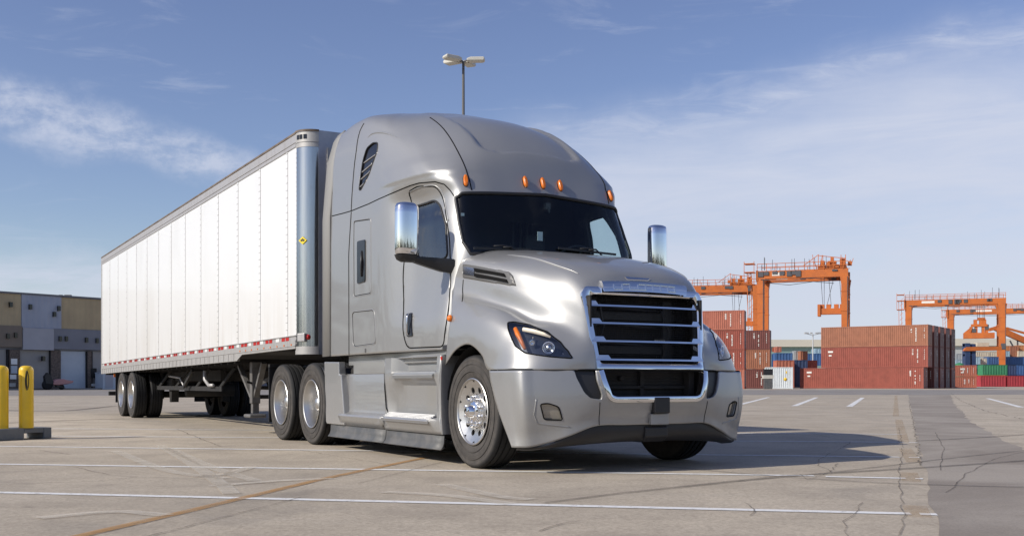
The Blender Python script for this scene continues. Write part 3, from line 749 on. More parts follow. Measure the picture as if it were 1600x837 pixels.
mb = MB(); p = onfront(857, 324, -.76); mb.box(p.x-.05, p.x, p.y-.03, p.y+.03, p.z-.02, p.z+.05); mb.tube([p, p+Vector((-.02, 0.02, -.05))], 0.015, 6); mb.build('dash_camera', MT['interior2'], truck, bevel=.008)
# grab strap and curtain folds seen through the glass
mb = MB()
for k, y in enumerate((-.05, 0.05, 0.13, .2)): mb.tube([(-1.9, y+.35, 1.9), (-1.9, y+.36, 2.55)], 0.018, 6)
mb.build('curtain_fold', MT['interior2'], truck)

# ---------------------------------------------------------------- hood and fenders
H = [
 [(-.44,0,2.045),(-.45,-.45,2.04),(-.50,-.80,2.005),(-.57,-.985,1.93),(-.66,-1.045,1.80),(-.635,-1.08,1.63),(-.56,-1.12,1.52),(-.475,-1.165,1.42),(-.49,-1.19,1.22),(-.55,-1.195,.93)],
 [(-.25,0,2.015),(-.25,-.45,2.01),(-.27,-.79,1.965),(-.27,-.965,1.88),(-.27,-1.015,1.73),(-.27,-1.05,1.55),(-.27,-1.12,1.50),(-.27,-1.18,1.39),(-.27,-1.215,1.22),(-.30,-1.22,1.055)],
 [(.05,0,1.97),(.05,-.44,1.965),(.05,-.77,1.91),(.05,-.935,1.81),(.05,-.985,1.66),(.05,-1.01,1.47),(.05,-1.10,1.455),(.05,-1.185,1.36),(.05,-1.225,1.22),(.0,-1.23,1.105)],
 [(.35,0,1.91),(.35,-.43,1.90),(.35,-.735,1.845),(.35,-.88,1.73),(.35,-.93,1.57),(.35,-.96,1.385),(.35,-1.065,1.385),(.34,-1.175,1.295),(.31,-1.225,1.13),(.25,-1.23,1.0)],
 [(.58,0,1.84),(.58,-.42,1.835),(.58,-.695,1.765),(.58,-.81,1.635),(.58,-.855,1.47),(.58,-.90,1.285),(.58,-1.015,1.285),(.58,-1.13,1.215),(.52,-1.20,1.06),(.37,-1.225,.87)],
 [(.78,0,1.765),(.78,-.41,1.76),(.78,-.655,1.675),(.78,-.735,1.54),(.78,-.765,1.38),(.80,-.81,1.24),(.80,-.91,1.19),(.80,-1.03,1.12),(.79,-1.125,1.0),(.74,-1.20,.87)],
 [(.90,0,1.69),(.90,-.39,1.68),(.89,-.62,1.585),(.91,-.665,1.45),(.92,-.675,1.30),(.94,-.70,1.16),(.95,-.76,1.10),(.955,-.85,1.04),(.955,-.94,.96),(.935,-1.03,.87)],
 [(.945,0,1.61),(.945,-.38,1.60),(.935,-.605,1.52),(.965,-.625,1.39),(.985,-.62,1.26),(1.005,-.62,1.14),(1.02,-.63,1.075),(1.035,-.66,1.01),(1.04,-.70,.94),(1.03,-.75,.87)],
 [(.955,0,1.585),(.955,-.37,1.575),(.945,-.59,1.505),(.975,-.605,1.38),(.995,-.60,1.25),(1.015,-.59,1.14),(1.03,-.585,1.07),(1.045,-.58,1.01),(1.055,-.575,.94),(1.065,-.57,.87)]]
Hn = np.array(H); Gh = smooth_axis(Hn, 8); Gh = np.swapaxes(Gh, 0, 1); Gh = smooth_axis(Gh, 7, first=Gh[1]*MIR)
hood = half_grid_mesh(Gh); hood_bvh = bvh_of(hood)
hl = rounded(to2(hood_bvh, [(793.5, 503.5), (803, 502.5), (828, 507), (856, 518), (876, 534), (888, 548), (895.5, 559.5), (860, 557), (820, 551), (805, 540), (796, 520)], 'y'), .012, 3)
print('hl', hl[:3])
fw = lambda c: c.x > .3 and c.z < 1.45
hln = cut(hood, hl, 'y', lambda c: near(c) and fw(c)); hlf = cut(hood, hl, 'y', lambda c: farr(c) and fw(c))
vt = rounded(to2(hood_bvh, [(724, 412.5), (796, 425), (802, 431), (807, 446.5), (724, 434)]), .012)
upp = lambda c: 1.4 < c.z < 1.96 and c.x < .7
vn = cut(hood, vt, 'y', lambda c: near(c) and upp(c)); vf = cut(hood, vt, 'y', lambda c: farr(c) and upp(c))
for b in (vn, vf): bm_obj(b, 'hood_vent', MT['vent_grey'], truck, 0.02, push=0.006)
mb = MB()
for (a, b, c, d) in (((743, 419.5), (789, 427.8), (792, 432.8), (744, 424.8)), ((743, 427.6), (793, 437), (795.5, 442.3), (744, 433))):
    q = [pick(hood_bvh, *p) for p in (a, b, c, d)]; nn = (q[1]-q[0]).cross(q[3]-q[0]).normalized(); nn = nn if nn.y < 0 else -nn
    vs = [p+nn*.024 for p in q]+[p-nn*.005 for p in q]; mb.add(vs, [(0,1,2,3),(7,6,5,4),(0,4,5,1),(1,5,6,2),(2,6,7,3),(3,7,4,0)])
mb.mirror(); mb.build('vent_slot', MT['seam'], truck)
mb = MB()
q = [pick(hood_bvh, *p) for p in ((726, 416.5), (743, 419.5), (743, 431), (726, 428.5))]
mb.add([p+Vector((0, -.016, .002)) for p in q]+[p for p in q], [(0,1,2,3),(0,4,5,1),(1,5,6,2),(2,6,7,3),(3,7,4,0)]); mb.mirror(); mb.build('vent_badge', MT['chrome_soft'], truck)
hob = bm_obj(hood, 'hood', MT['silver'], truck, 0.012)
hl_line = drape(hood_bvh, hl, 'y', -1)
strip('headlight_gap', [hl_line], 0.006, MT['seam'], truck)
# hood surface lines: power-bulge creases, side joint, bottom joint
lines = [pixline(hood_bvh, [(792, 398), (820, 401), (850, 408), (880, 418), (905, 428)])]
mb = MB(); n_ = len(lines[0]); mb.tube(lines[0], [0.002+0.010*math.sin(math.pi*i/n_) for i in range(n_)], 8); mb.mirror(); mb.build('hood_crease', MT['silver'], truck)
g1 = pixline(hood_bvh, [(724, 437), (723, 455), (722, 471)], 4)
mb = MB(); mb.tube(g1, 0.005, 6); mb.mirror(); mb.build('hood_seam', MT['seam'], truck)
mb = MB(); q = [pick(hood_bvh, *p) for p in ((976, 433.5), (1016, 436.5), (1012, 439), (980, 437.5))]
mb.add([p+Vector((.002, 0, .009)) for p in q]+[p for p in q], [(0,1,2,3),(0,4,5,1),(1,5,6,2),(2,6,7,3),(3,7,4,0)]); mb.build('hood_latch_plate', MT['chrome_soft'], truck)
# side marker on the fender
mb = MB(); p = pick(hood_bvh, 704, 497) or onside(703, 497, -1.19)
for s in (-1, 1): mb.lathe([(0.0, -.025*1), (.018, -.023), (.03, -.012), (.032, 0), (.0, 0)], 14, 'y', (p.x, p.y if s < 0 else -p.y, p.z))
mb2 = MB(); mb2.lathe([(0.0, -.025), (.018, -.023), (.03, -.012), (.033, .005)], 14, 'y', (p.x, p.y, p.z)); mb2.mirror(); mb2.build('side_marker', MT['amber'], truck)

# ---------------------------------------------------------------- headlights
for sgn, lens in ((-1, hln), (1, hlf)):
    S = Matrix.Scale(sgn*-1, 4, (0, 1, 0)) if sgn > 0 else Matrix.Identity(4)
    house = lens.copy()
    for v in house.verts: v.co += Vector((-.05, .055*(1 if sgn < 0 else -1), 0))
    hd = bm_obj(house, 'headlight', MT['housing'], truck)
    rim = MB(); lo = [Vector((p.x, p.y*(1 if sgn < 0 else -1), p.z)) for p in hl_line]; n = len(lo)
    rim.add(lo+[p+Vector((-.05, .055*(1 if sgn < 0 else -1), 0)) for p in lo], [(i, (i+1) % n, n+(i+1) % n, n+i) for i in range(n)], True)
    rim.build('housing_wall', MT['housing'], hd)
    bm_obj(lens, 'headlight_lens', MT['lens'], hd)
    hb = hood_bvh
    def hp(px, py, back=0.02):
        p = pick(hb, px, py); p = p + Vector((-back*.7, back*.8, 0)); return Vector((p.x, p.y*(1 if sgn < 0 else -1), p.z))
    mb = MB(); mb.tube([hp(804, 513, .018), hp(808, 522, .018), hp(814, 534, .02), hp(819, 545, .02)], [.020, .024, .018, .014], 8); mb.build('turn_signal', MT['amber'], hd)
    mb = MB(); mb.tube([hp(816, 514, .018), hp(832, 517, .018), hp(848, 521.5, .018), hp(859, 526, .018)], [.017, .019, .016, .009], 8); mb.build('running_light', MT['cream_light'], hd)
    c = hp(855, 543, .045); ax = Vector((.8, -.6 if sgn < 0 else .6, 0))
    mb = MB(); M = Matrix.Translation(c) @ ax.to_track_quat('X', 'Z').to_matrix().to_4x4()
    def ring(r, dx, rr): mb.tube([M @ Vector((dx, r*math.cos(a), r*math.sin(a))) for a in [2*math.pi*k/24 for k in range(24)]], rr, 6, closed=True)
    ring(.048, .02, .006); ring(.036, .012, .004); mb.build('projector_ring', MT['chrome'], hd)
    mb = MB(); mb.lathe([(0, .02), (.018, .016), (.03, .004), (.033, -.01)], 20, 'x'); mb.v = [tuple(M @ Vector(v)) for v in mb.v]; mb.build('projector', MT['chrome_soft'], hd)
    c = hp(829, 535, .04); M2 = Matrix.Translation(c) @ ax.to_track_quat('X', 'Z').to_matrix().to_4x4()
    mb = MB(); mb.lathe([(.0, .0), (.012, .004), (.022, .02), (.024, .022)], 16, 'x'); mb.v = [tuple(M2 @ Vector(v)) for v in mb.v]; mb.tube([hp(831, 526, .03), hp(829, 534, .03)], .004, 6); mb.build('reflector', MT['chrome'], hd)
    mb = MB(); q = hp(879, 552, .02); mb.lathe([(0, .006), (.006, 0)], 8, 'x', q); mb.build('reflector', MT['chrome'], hd)

# ---------------------------------------------------------------- grille
def gfr(y, z):  # grille plane, leaning back towards the top
    return 1.075 - (z-.87)*0.165 - 0.10*(abs(y)/.62)**2.2*0.35
GO = rounded([(-.57, .875), (-.665+.03, 1.50), (-.60, 1.565), (.60, 1.565), (.635, 1.50), (.57, .875)], [.03, .12, .06, .06, .12, .03], 6)
gc = [(y, z) for y, z in GO]
mb = MB(); n = len(gc)
def ringlayer(d, dx): d = d*1.1; return [(gfr(*(q))+dx, q[0], q[1]) for q in [(y*(1-d/.6), 1.21+(z-1.21)*(1-d/.35)) for y, z in gc]]
lay = [ringlayer(-.012, -.03), ringlayer(-.012, .012), ringlayer(0.0, .018), ringlayer(.036, .014), ringlayer(.046, .004), ringlayer(.048, -.06)]
vs = [v for l in lay for v in l]; fs = []
for a in range(len(lay)-1):
    for i in range(n): fs.append((a*n+i, a*n+(i+1) % n, (a+1)*n+(i+1) % n, (a+1)*n+i))
mb.add(vs, fs, True); gr = mb.build('grille', MT['chrome'], truck, sharp=35)
for k, (z, w0) in enumerate(((1.418, .12), (1.268, .13), (1.115, .14), (.958, .16))):
    hw = .575+(z-.9)*.075
    mb = MB(); pts = [(gfr(y, z)+.004, y, z) for y in np.linspace(-hw, hw, 13)]
    # slim blade with broad wedge ends
    mb.grid([[(x+.018, y, z-.008), (x+.014, y, z+.007), (x-.02, y, z+.009), (x-.02, y, z-.008), (x+.018, y, z-.008)] for x, y, z in pts], False)
    for s in (-1, 1):
        y0, y1, y2 = s*hw, s*(hw-w0+.03), s*(hw-w0)
        v = [(gfr(y0, z)+.019, y0, z-.007), (gfr(y0, z)+.008, y0, z+.038), (gfr(y1, z)+.008, y1, z+.038), (gfr(y2, z)+.019, y2, z-.007)]
        v += [(x-.03, y, zz) for x, y, zz in v]
        mb.add(v, [(0,1,2,3),(7,6,5,4),(0,4,5,1),(1,5,6,2),(2,6,7,3),(3,7,4,0)])
    mb.build('grille_bar', MT['chrome'], gr)
mb = MB(); mb.box(.60, .62, -.62, .62, .55, 1.6); mb.box(.62, 1.0, -.60, -.585, .55, 1.5); mb.box(.62, 1.0, .585, .6, .55, 1.5); mb.build('radiator', MT['dark'], truck)
mb = MB()
for z in (.95, 1.1, 1.27, 1.42):
    mb.tube([(.66, -.55, z), (.70, -.2, z+.02), (.69, .2, z-.01), (.66, .55, z)], .022, 8)
for z in (1.05, 1.35): mb.box(.70, .74, -.5, .5, z-.035, z+.035)
for y in (-.42, .40): mb.box(.72, .76, y-.05, y+.05, .9, 1.5)
mb.tube([(.8, -.36, .9), (.86, -.42, 1.1), (.82, -.34, 1.25), (.84, -.4, 1.45)], .012, 6); mb.tube([(.8, .3, .95), (.84, .36, 1.2), (.8, .3, 1.4)], .01, 6)
mb.build('radiator_pipe', MT['black'], truck, bevel=.006)
mb = MB(); mb.box(.761, .765, .25, .37, 1.12, 1.15); mb.build('radiator_label', MT['alu_dull'], truck)
mb = MB()   # wire mesh behind the bars
for y in np.arange(-.58, .59, .02): mb.bar((.905, y, .88), (.80, y, 1.53), .002)
for z in np.arange(.9, 1.53, .02): mb.bar((.905-(z-.88)*.16, -.58, z), (.905-(z-.88)*.16, .58, z), .002)
mb.build('grille_mesh', MT['black'], gr)
# nameplate across the top, with its worn raised letters
mb = MB()
def npx(y, z): return gfr(y, z)+.035
pl = []
ys = np.linspace(-.44, .44, 15)
rows_ = []
for (z, dx) in ((1.535, .0), (1.535, .012), (1.60, .012), (1.625, -.0), (1.63, -.04)):
    rows_.append([(gfr(y, z)+.022+dx, y*(1.0 if z < 1.6 else 1.03), z+.012*(1-(y/.44)**2)) for y in ys])
mb.grid(rows_, True); 
for e in (0, -1): mb.add([r[e] for r in rows_], [tuple(range(5))])
npl = mb.build('nameplate', MT['chrome'], gr, sharp=30)
mb = MB(); st = [961, 973.5, 985, 998, 1009.6, 1021, 1033, 1045, 1056]
def lp(px, t):
    q = onfront(px, 459, gfr(0, 1.57)+.035); z = 1.552+.046*t+.012*(1-(q.y/.44)**2); return Vector((gfr(q.y, z)+.037, q.y, z))
for i, s_ in enumerate(st): mb.bar(lp(s_, 0), lp(s_-0.8, 1), .010, .008, up=(1, 0, 0))
def seg(i, j, t): mb.bar(lp(st[i], t), lp(st[j], t), .008, .006, up=(1, 0, 0))
for (i, j, t) in ((0, 1, 0), (1, 2, 1), (4, 5, 1), (2, 3, 0), (3, 4, 0), (3, 4, 1), (5, 6, 1), (7, 8, 0), (7, 8, 1), (6, 7, 1)): seg(i, j, t)
mb.build('nameplate_lettering', MT['chrome_soft'], gr)

# ---------------------------------------------------------------- bumper
def bcol(j, t):   # t 0 (top) .. 1 (bottom)
    top = [(.37, -1.225), (.66, -1.224), (.855, -1.185), (.902, -1.09), (1.02, -.80), (1.085, -.58), (1.12, -.30), (1.13, 0)]
    bot = [(.73, -1.205), (.80, -1.18), (.875, -1.11), (.915, -1.02), (1.03, -.80), (1.07, -.60), (1.085, -.30), (1.09, 0)]
    zb = [.225, .225, .23, .25, .33, .40, .405, .405]
    (x0, y0), (x1, y1) = top[j], bot[j]
    bulge = .028*math.sin(math.pi*min(1, t*1.15))
    f = t if j < 2 else t*t
    ff = t**1.3 if j == 0 else f
    return (x0+(x1-x0)*ff+bulge*(.3 if j < 2 else 1), y0+(y1-y0)*f-(bulge*.4 if j < 4 else 0), .865+(zb[j]-.865)*t)
Nb = np.array([[bcol(j, t) for t in np.linspace(0, 1, 8)] for j in range(7, -1, -1)])
Gb = smooth_axis(Nb, 9, first=Nb[1]*MIR); Gb = np.swapaxes(smooth_axis(np.swapaxes(Gb, 0, 1), 5), 0, 1)
Gb[:9*1, :, :] = Gb[:9*1, :, :]
bump = half_grid_mesh(Gb); bb = bvh_of(bump)
def front2(pix): return [comp(pick(bb, *p), 'x') for p in pix]
U = rounded([(-.575, .92), (-.555, .78), (-.50, .635), (-.44, .61), (.44, .61), (.50, .635), (.555, .78), (.575, .92)], .05, 3)
op = cut(bump, U, 'x', lambda c: c.x > .9)
for s in (-1, 1):
    D = rounded([(s*.60, .92), (s*.79, .92), (s*.765, .80), (s*.71, .68), (s*.66, .635), (s*.56, .62), (s*.555, .66), (s*.595, .78)], .015, 2)
    d_ = cut(bump, D, 'x', (lambda c: c.x > .85 and c.y < 0) if s < 0 else (lambda c: c.x > .85 and c.y > 0)); 
    for v in d_.verts: v.co.x -= .03
    bm_obj(d_, 'bumper_duct', MT['black'], truck)
fl = rounded(front2([(844, 631), (856, 629.5), (873, 635), (879, 656), (850, 655)]), .02, 3)
flens = []
for s in (-1, 1):
    P = fl if s < 0 else [(-y, z) for y, z in fl]
    flens.append((s, P, cut(bump, P, 'x', (lambda c: c.x > .6 and c.y < 0) if s < 0 else (lambda c: c.x > .6 and c.y > 0))))
bo = bm_obj(bump, 'bumper', MT['silver'], truck, 0.03)
for s, P, lb in flens:
    f = bm_obj(lb, 'fog_lamp', MT['fog_lens'], truck, push=-.02)
    ln = drape(bb, P, 'x'); mb = MB(); mb.tube(ln, .006, 6, closed=True); mb.build('lamp_trim', MT['seam'], f)
    mb = MB(); P2 = [(P[0][0]+s*.035, .63), (P[0][0]+s*.05, .50), (P[0][0]+s*.02, .43), (P[len(P)//2][0]-s*.10, .395)]
    ln = drape(bb, P2, 'x', closed=False); mb.tube(ln, .005, 6); mb.build('lamp_recess_edge', MT['silver'], f)
ln = [p for p in drape(bb, [(y, min(z, .86)) for y, z in U], 'x') if p.z < .86]
# order from near top, down, across, up
ln = drape(bb, [(-.57, .865)]+[(y, z) for y, z in U if z < .86]+[(.57, .865)], 'x', closed=False)
mb = MB()
K = len(ln); lay = []
for i, p in enumerate(ln):
    t = (ln[min(i+1, K-1)]-ln[max(i-1, 0)]).normalized(); out = t.cross(Vector((1, 0, 0))).normalized()
    c0 = Vector((0, 0, .78)); 
    if (p+out*.01-c0).length < (p-c0).length: out = -out
    lay.append([p+Vector((-.05, 0, 0))-out*.035, p+Vector((.016, 0, 0))-out*.035, p+Vector((.022, 0, 0))-out*.012, p+Vector((.016, 0, 0))+out*.012, p+Vector((-.02, 0, 0))+out*.014])
mb.grid(lay, True); mb.build('lower_grille_trim', MT['chrome'], truck, sharp=60)
mb = MB(); mb.box(.86, .88, -.6, .6, .56, .92); mb.box(.88, .92, -.02, .02, .6, .87); mb.box(.88, .92, -.5, .5, .71, .735)
for s in (-1, 1): mb.box(.9, .98, s*.5-.03, s*.5+.03, .62, .87)
for z in np.arange(.62, .86, .025): mb.box(.882, .886, -.48, .48, z, z+.006)
mb.cyl((.88, -.22, .80), (.93, -.22, .80), .022); mb.build('lower_grille', MT['dark'], truck, bevel=.004)
# joint between hood and bumper, folded seam on the bumper face
ld = [Vector(p) for p in Gb[::2, 0, :]]
mb = MB(); mb.tube([p+Vector((-.012, .008, .004)) for p in ld], .008, 6); mb.mirror(); mb.build('bumper_gap', MT['seam'], truck)
ls = drape(bb, [(-.86, .86), (-.83, .60), (-.845, .48), (-.80, .42)], 'x', closed=False)
mb = MB(); mb.tube(drape(bb, [(-.575, .60), (-.56, .41)], 'x', closed=False), .0035, 6); mb.mirror(); mb.build('bumper_seam', MT['seam'], truck)
# front hitch cover and plate
pc = bb.ray_cast(Vector((4, .03, .52)), Vector((-1, 0, 0)))[0]
mb = MB(); mb.box(pc.x-.02, pc.x+.05, -.055, .115, .50, .64); mb.build('tow_pin_cover', MT['black'], truck, bevel=.012)
mb = MB(); mb.box(pc.x-.02, pc.x+.014, -.065, .125, .405, .497); mb.build('number_plate_bracket', MT['silver'], truck, bevel=.004)
# dark lower valance
Nv = []
for j, (x, y, zt, zb) in enumerate([(1.065, 0, .415, .265), (1.06, -.3, .415, .265), (1.045, -.58, .41, .255), (1.0, -.80, .35, .24), (.94, -.96, .26, .225), (.86, -1.09, .235, .205), (.76, -1.18, .235, .205)]):
    Nv.append([(x, y, zt), (x+.01, y, zt*.6+zb*.4), (x-.02, y*.99, zb), (x-.10, y*.95, zb-.01)])
Nv = np.array(Nv); Gv = smooth_axis(Nv, 6, first=Nv[1]*MIR); mb = MB(); mb.grid([[tuple(p) for p in r] for r in Gv], True); mb.mirror()
mb.build('lower_valance', MT['gloss_black'] if False else MT['black'], truck, merge=True)
mb = MB(); mb.prism([(1.03, .25), (1.09, .30), (1.09, .38), (1.03, .41)], 'y', -.09, .15); mb.build('tow_hook_cover', MT['black'], truck, bevel=.01)

# ---------------------------------------------------------------- marker lamps, wipers, mirrors, handles
for (px, py, x) in ((727.5, 283), (820, 285), (846, 287.5), (872, 289.5)) and [(727.5, 283, 0), (820, 285, 0), (846, 287, 0)]:
    p = pk(px, py)
    for s in ((-1, 1) if abs(p.y) > .06 else (1,)):
        h = cab_bvh.find_nearest(Vector((p.x, abs(p.y)*s if abs(p.y) > .06 else 0, p.z))); c, nn = h[0], h[1]
        if nn.x < 0: nn = -nn
        up = (Vector((0, 0, 1))-nn*nn.z).normalized()
        def mk(w, h_, d0, d1, name, mat, par):
            mb = MB(); cs = []
            sd = up.cross(nn)
            for d, sc in ((d0, 1.0), (d1*.7, 1.0), (d1, .7)):
                cs.append([c+nn*d+sd*w*sc*math.cos(a)+up*(h_*sc*math.sin(a)+(h_-w)*sc*(1 if math.sin(a) > 0 else -1)*1.2) for a in [2*math.pi*(k+.5)/16 for k in range(16)]])
            vs = [v for r_ in cs for v in r_]; fs = [(a*16+k, a*16+(k+1) % 16, (a+1)*16+(k+1) % 16, (a+1)*16+k) for a in range(2) for k in range(16)]+[tuple(32+k for k in range(16))]
            mb.add(vs, fs, True); return mb.build(name, mat, par, sharp=50)
        L0 = mk(.027, .044, -.01, .007, 'marker_light', MT['seam'], truck); mk(.022, .040, 0, .034, 'lamp_lens', MT['amber'], L0)
for s in (0, 1):
    a, b = ((738, 388), (826, 390)) if s == 0 else ((870, 388), (960, 398))
    A = onfront(*a, -.47)+Vector((.01, 0, .0)); B = onfront(*b, -.46)+Vector((.015, 0, 0)); 
    mb = MB(); mid = (A+B)/2
    mb.bar(A+Vector((0.02, 0, 0.0)), B+Vector((.01, 0, 0.0)), .014, .02)
    w = mb.build('wiper', MT['black'], truck)
    mb = MB(); pv = mid+Vector((.05, .18, -.06)); mb.tube([pv, mid+Vector((.045, .08, .02)), mid+Vector((.035, 0, .012))], .009, 6); mb.cyl(pv+Vector((0, 0, -.03)), pv+Vector((0, 0, .02)), .02)
    mb.tube([mid+Vector((.03, -.1, .018)), mid+Vector((.035, 0, .03)), mid+Vector((.03, .1, .018))], .007, 6); mb.build('wiper_arm', MT['black'], w)
def mirror(s):
    # tall housing, chrome back curving round, dark glass facing rearward
    cx, cy = -.80, 1.475
    rt = thing_part = None
    ring = [(.085, -.10), (.10, -.05), (.105, .03), (.09, .10), (.05, .145), (-.01, .155), (-.035, .14), (-.04, -.13), (-.01, -.15), (.05, -.14)]
    ring = [(a*.8, b*.78) for a, b in ring]
    levels = [(1.935, .55), (1.95, .80), (1.98, .95), (2.03, 1.0), (2.36, 1.0), (2.42, .97), (2.45, .85), (2.462, .6)]
    mb = MB(); G_ = []
    rr = smooth_axis(np.array([ring[-1]]+ring+[ring[0]]+[ring[1]], float)[:, :], 3)
    rr = rounded(ring, .03, 3)
    for z, sc in levels: G_.append([(cx+x*sc*1.1, s*(cy+y*sc), z) for x, y in rr]+[(cx+rr[0][0]*sc*1.1, s*(cy+rr[0][1]*sc), z)])
    mb.grid(G_, True); mb.add(G_[0][:-1], [tuple(range(len(rr)))]); mb.add(G_[-1][:-1], [tuple(range(len(rr)))])
    o = mb.build('mirror', MT['chrome'], truck, merge=True, sharp=50)
    mb = MB(); mb.box(cx-.045, cx-.03, s*cy-.09, s*cy+.09, 1.98, 2.42); mb.build('mirror_glass', MT['gloss_black'], o, bevel=.02)
    G_ = []
    mb = MB()
    for z, sc in ((1.90, .5), (1.92, .85), (1.965, 1.02)): G_.append([(cx+x*sc*1.12, s*(cy+y*sc*1.02), z) for x, y in rr]+[(cx+rr[0][0]*sc*1.12, s*(cy+rr[0][1]*sc*1.02), z)])
    mb.grid(G_, True); mb.add(G_[0][:-1], [tuple(range(len(rr)))])
    # arm: deep blade from the housing to the door corner
    st_ = [(1.48, 1.97, 1.92, -.79), (1.36, 1.965, 1.885, -.78), (1.24, 1.96, 1.85, -.76), (1.14, 1.955, 1.82, -.73), (1.05, 1.95, 1.81, -.70)]
    sec = []
    for y, zt, zb, x in st_:
        sec.append([(x+.05, s*y, zt-.01), (x+.055, s*y, (zt+zb)/2), (x+.03, s*y, zb), (x-.05, s*y, zb+.005), (x-.07, s*y, (zt+zb)/2), (x-.05, s*y, zt), (x+.05, s*y, zt-.01)])
    mb.grid(sec, True); mb.add(sec[0][:-1], [tuple(range(6))]); mb.add(sec[-1][:-1], [tuple(range(6))])
    mb.build('mirror_arm', MT['black'], o, sharp=50)
mirror(-1); mirror(1)
# door handle
mb = MB(); h3 = rounded(to2(cab_bvh, [(636, 490), (645, 488), (645.5, 525), (637, 526)]), .02, 3); L_ = drape(cab_bvh, h3, 'y', -1, step=.03); n = len(L_)
mb.add([p+Vector((0, -.012, 0)) for p in L_]+[p+Vector((0, .01, 0)) for p in L_], [tuple(range(n))]+[(i, (i+1) % n, n+(i+1) % n, n+i) for i in range(n)]); mb.mirror()
dh = mb.build('door_handle', MT['gloss_black'], truck, bevel=.004)
mb = MB(); c = sum(L_, Vector())/n; mb.tube([c+Vector((.0, -.015, .11)), c+Vector((.0, -.032, .08)), c+Vector((.0, -.034, -.08)), c+Vector((.0, -.015, -.11))], .011, 6); mb.mirror(); mb.build('handle_grip', MT['chrome_soft'], dh)
# drip rail above the door
mb = MB(); mb.tube(pixline(cab_bvh, [(640, 300), (655, 293), (676, 289.5), (688, 296), (695, 315), (701, 345)]), .007, 6); mb.mirror(); mb.build('drip_rail', MT['silver'], truck)
# small stickers
mb = MB(); p = onside(571, 547, -1.222); mb.box(p.x-.015, p.x+.015, -1.226, -1.222, p.z-.025, p.z+.02); mb.build('service_sticker', MT['vent_grey'], truck)
MT['tread'] = pmat('tread_plate', (0.42, 0.42, 0.42), 0.35, 0.8)
# ---------------------------------------------------------------- side fairings, steps, lower skirt (both sides)
def loft_side(name, xs, prof, mat, parent, both=True, sharp=25, bevel=0):
    """prof: list of (x -> y, z) functions sampled over xs; thin plate"""
    mb = MB(); G_ = [[(x, *prof(x, k)) for k in range(prof.n)] for x in xs]; mb.grid(G_, True)
    if both: mb.mirror()
    o = mb.build(name, mat, parent, sharp=sharp); s = o.modifiers.new('t', 'SOLIDIFY'); s.thickness = .012; s.offset = -1 if False else 0
    return o
def plate(name, pts, mat, thick=0.05, bevel=0.012, extra=None):
    """side view outline (x, z) with given outer y, extruded inwards"""
    mb = MB(); mb.prism(pts, 'y', -1.225, -1.225+thick)
    if extra: extra(mb)
    mb.mirror(); return mb.build(name, mat, truck, bevel=bevel)
# rear upright panel
fr = plate('rear_fairing', [(-3.79, 1.015), (-3.30, 1.005), (-3.29, .86), (-3.22, .86), (-3.12, .40), (-3.12, .275), (-3.70, .275), (-3.73, .3)], MT['silver'], .09)
# tank fairing, a scooped panel over a ledge
def scoop(x0, x1, name, prof, seg=1, xe=None):
    mb = MB()
    xs = np.linspace(x0, x1, 14)
    G_ = []
    for x in xs: G_.append([(x, y, z) for y, z in prof(x)])
    mb.grid(G_, True); mb.mirror(); o = mb.build(name, MT['silver'], truck, sharp=30)
    s = o.modifiers.new('t', 'SOLIDIFY'); s.thickness = .015; s.offset = 0; return o
scoop(-3.24, -1.93, 'tank_fairing', lambda x: [(-1.10, .855), (-1.135, .856), (-1.14, .84), (-1.14, .6), (-1.145, .47), (-1.155, .43), (-1.175, .415), (-1.24, .400), (-1.25, .385), (-1.235, .35), (-1.205, .28)])
# step fairing
def stepprof(x):
    f = min(1, max(0, (x+1.92)/.10)); g_ = min(1, max(0, (-.66-x)/.10)); r_ = min(f, g_)     # recess fades out at both ends
    u = min(1, max(0, (x+1.75)/.12))*min(1, max(0, (-.68-x)/.06))
    y = lambda a, b: a*(1-r_)+b*r_
    yu = lambda a, b: a*(1-u)+b*u
    return [(-1.17, 1.02), (yu(-1.215, -1.075), 1.015), (yu(-1.22, -1.08), .87), (yu(-1.222, -1.225), .858), (yu(-1.222, -1.23), .83), (yu(-1.22, -1.19), .775), (yu(-1.215, -1.15), .74), (y(-1.212, -1.14), .6), (y(-1.215, -1.14), .47), (y(-1.22, -1.15), .425), (y(-1.222, -1.275), .412), (y(-1.222, -1.285), .395), (y(-1.22, -1.215), .31), (-1.21, .275)]
mb = MB(); xs = [-1.925, -1.90, -1.86, -1.82, -1.76, -1.72, -1.68, -1.63, -1.5, -1.3, -1.1, -.95, -.85, -.78, -.745, -.72, -.69, -.66, -.6, -.57]
def frontx(x, z):   # the front edge follows the wheel arch
    if x > -.70: return x+ (x+.70)/.13*(.035*math.sin((z-.3)*math.pi/.8)*-1.0+ .0)
    return x
mb.grid([[(frontx(x, z), y, z) for y, z in stepprof(x)] for x in xs], True); mb.mirror()
o = mb.build('step_fairing', MT['silver'], truck, sharp=38); s = o.modifiers.new('t', 'SOLIDIFY'); s.thickness = .015; s.offset = 0
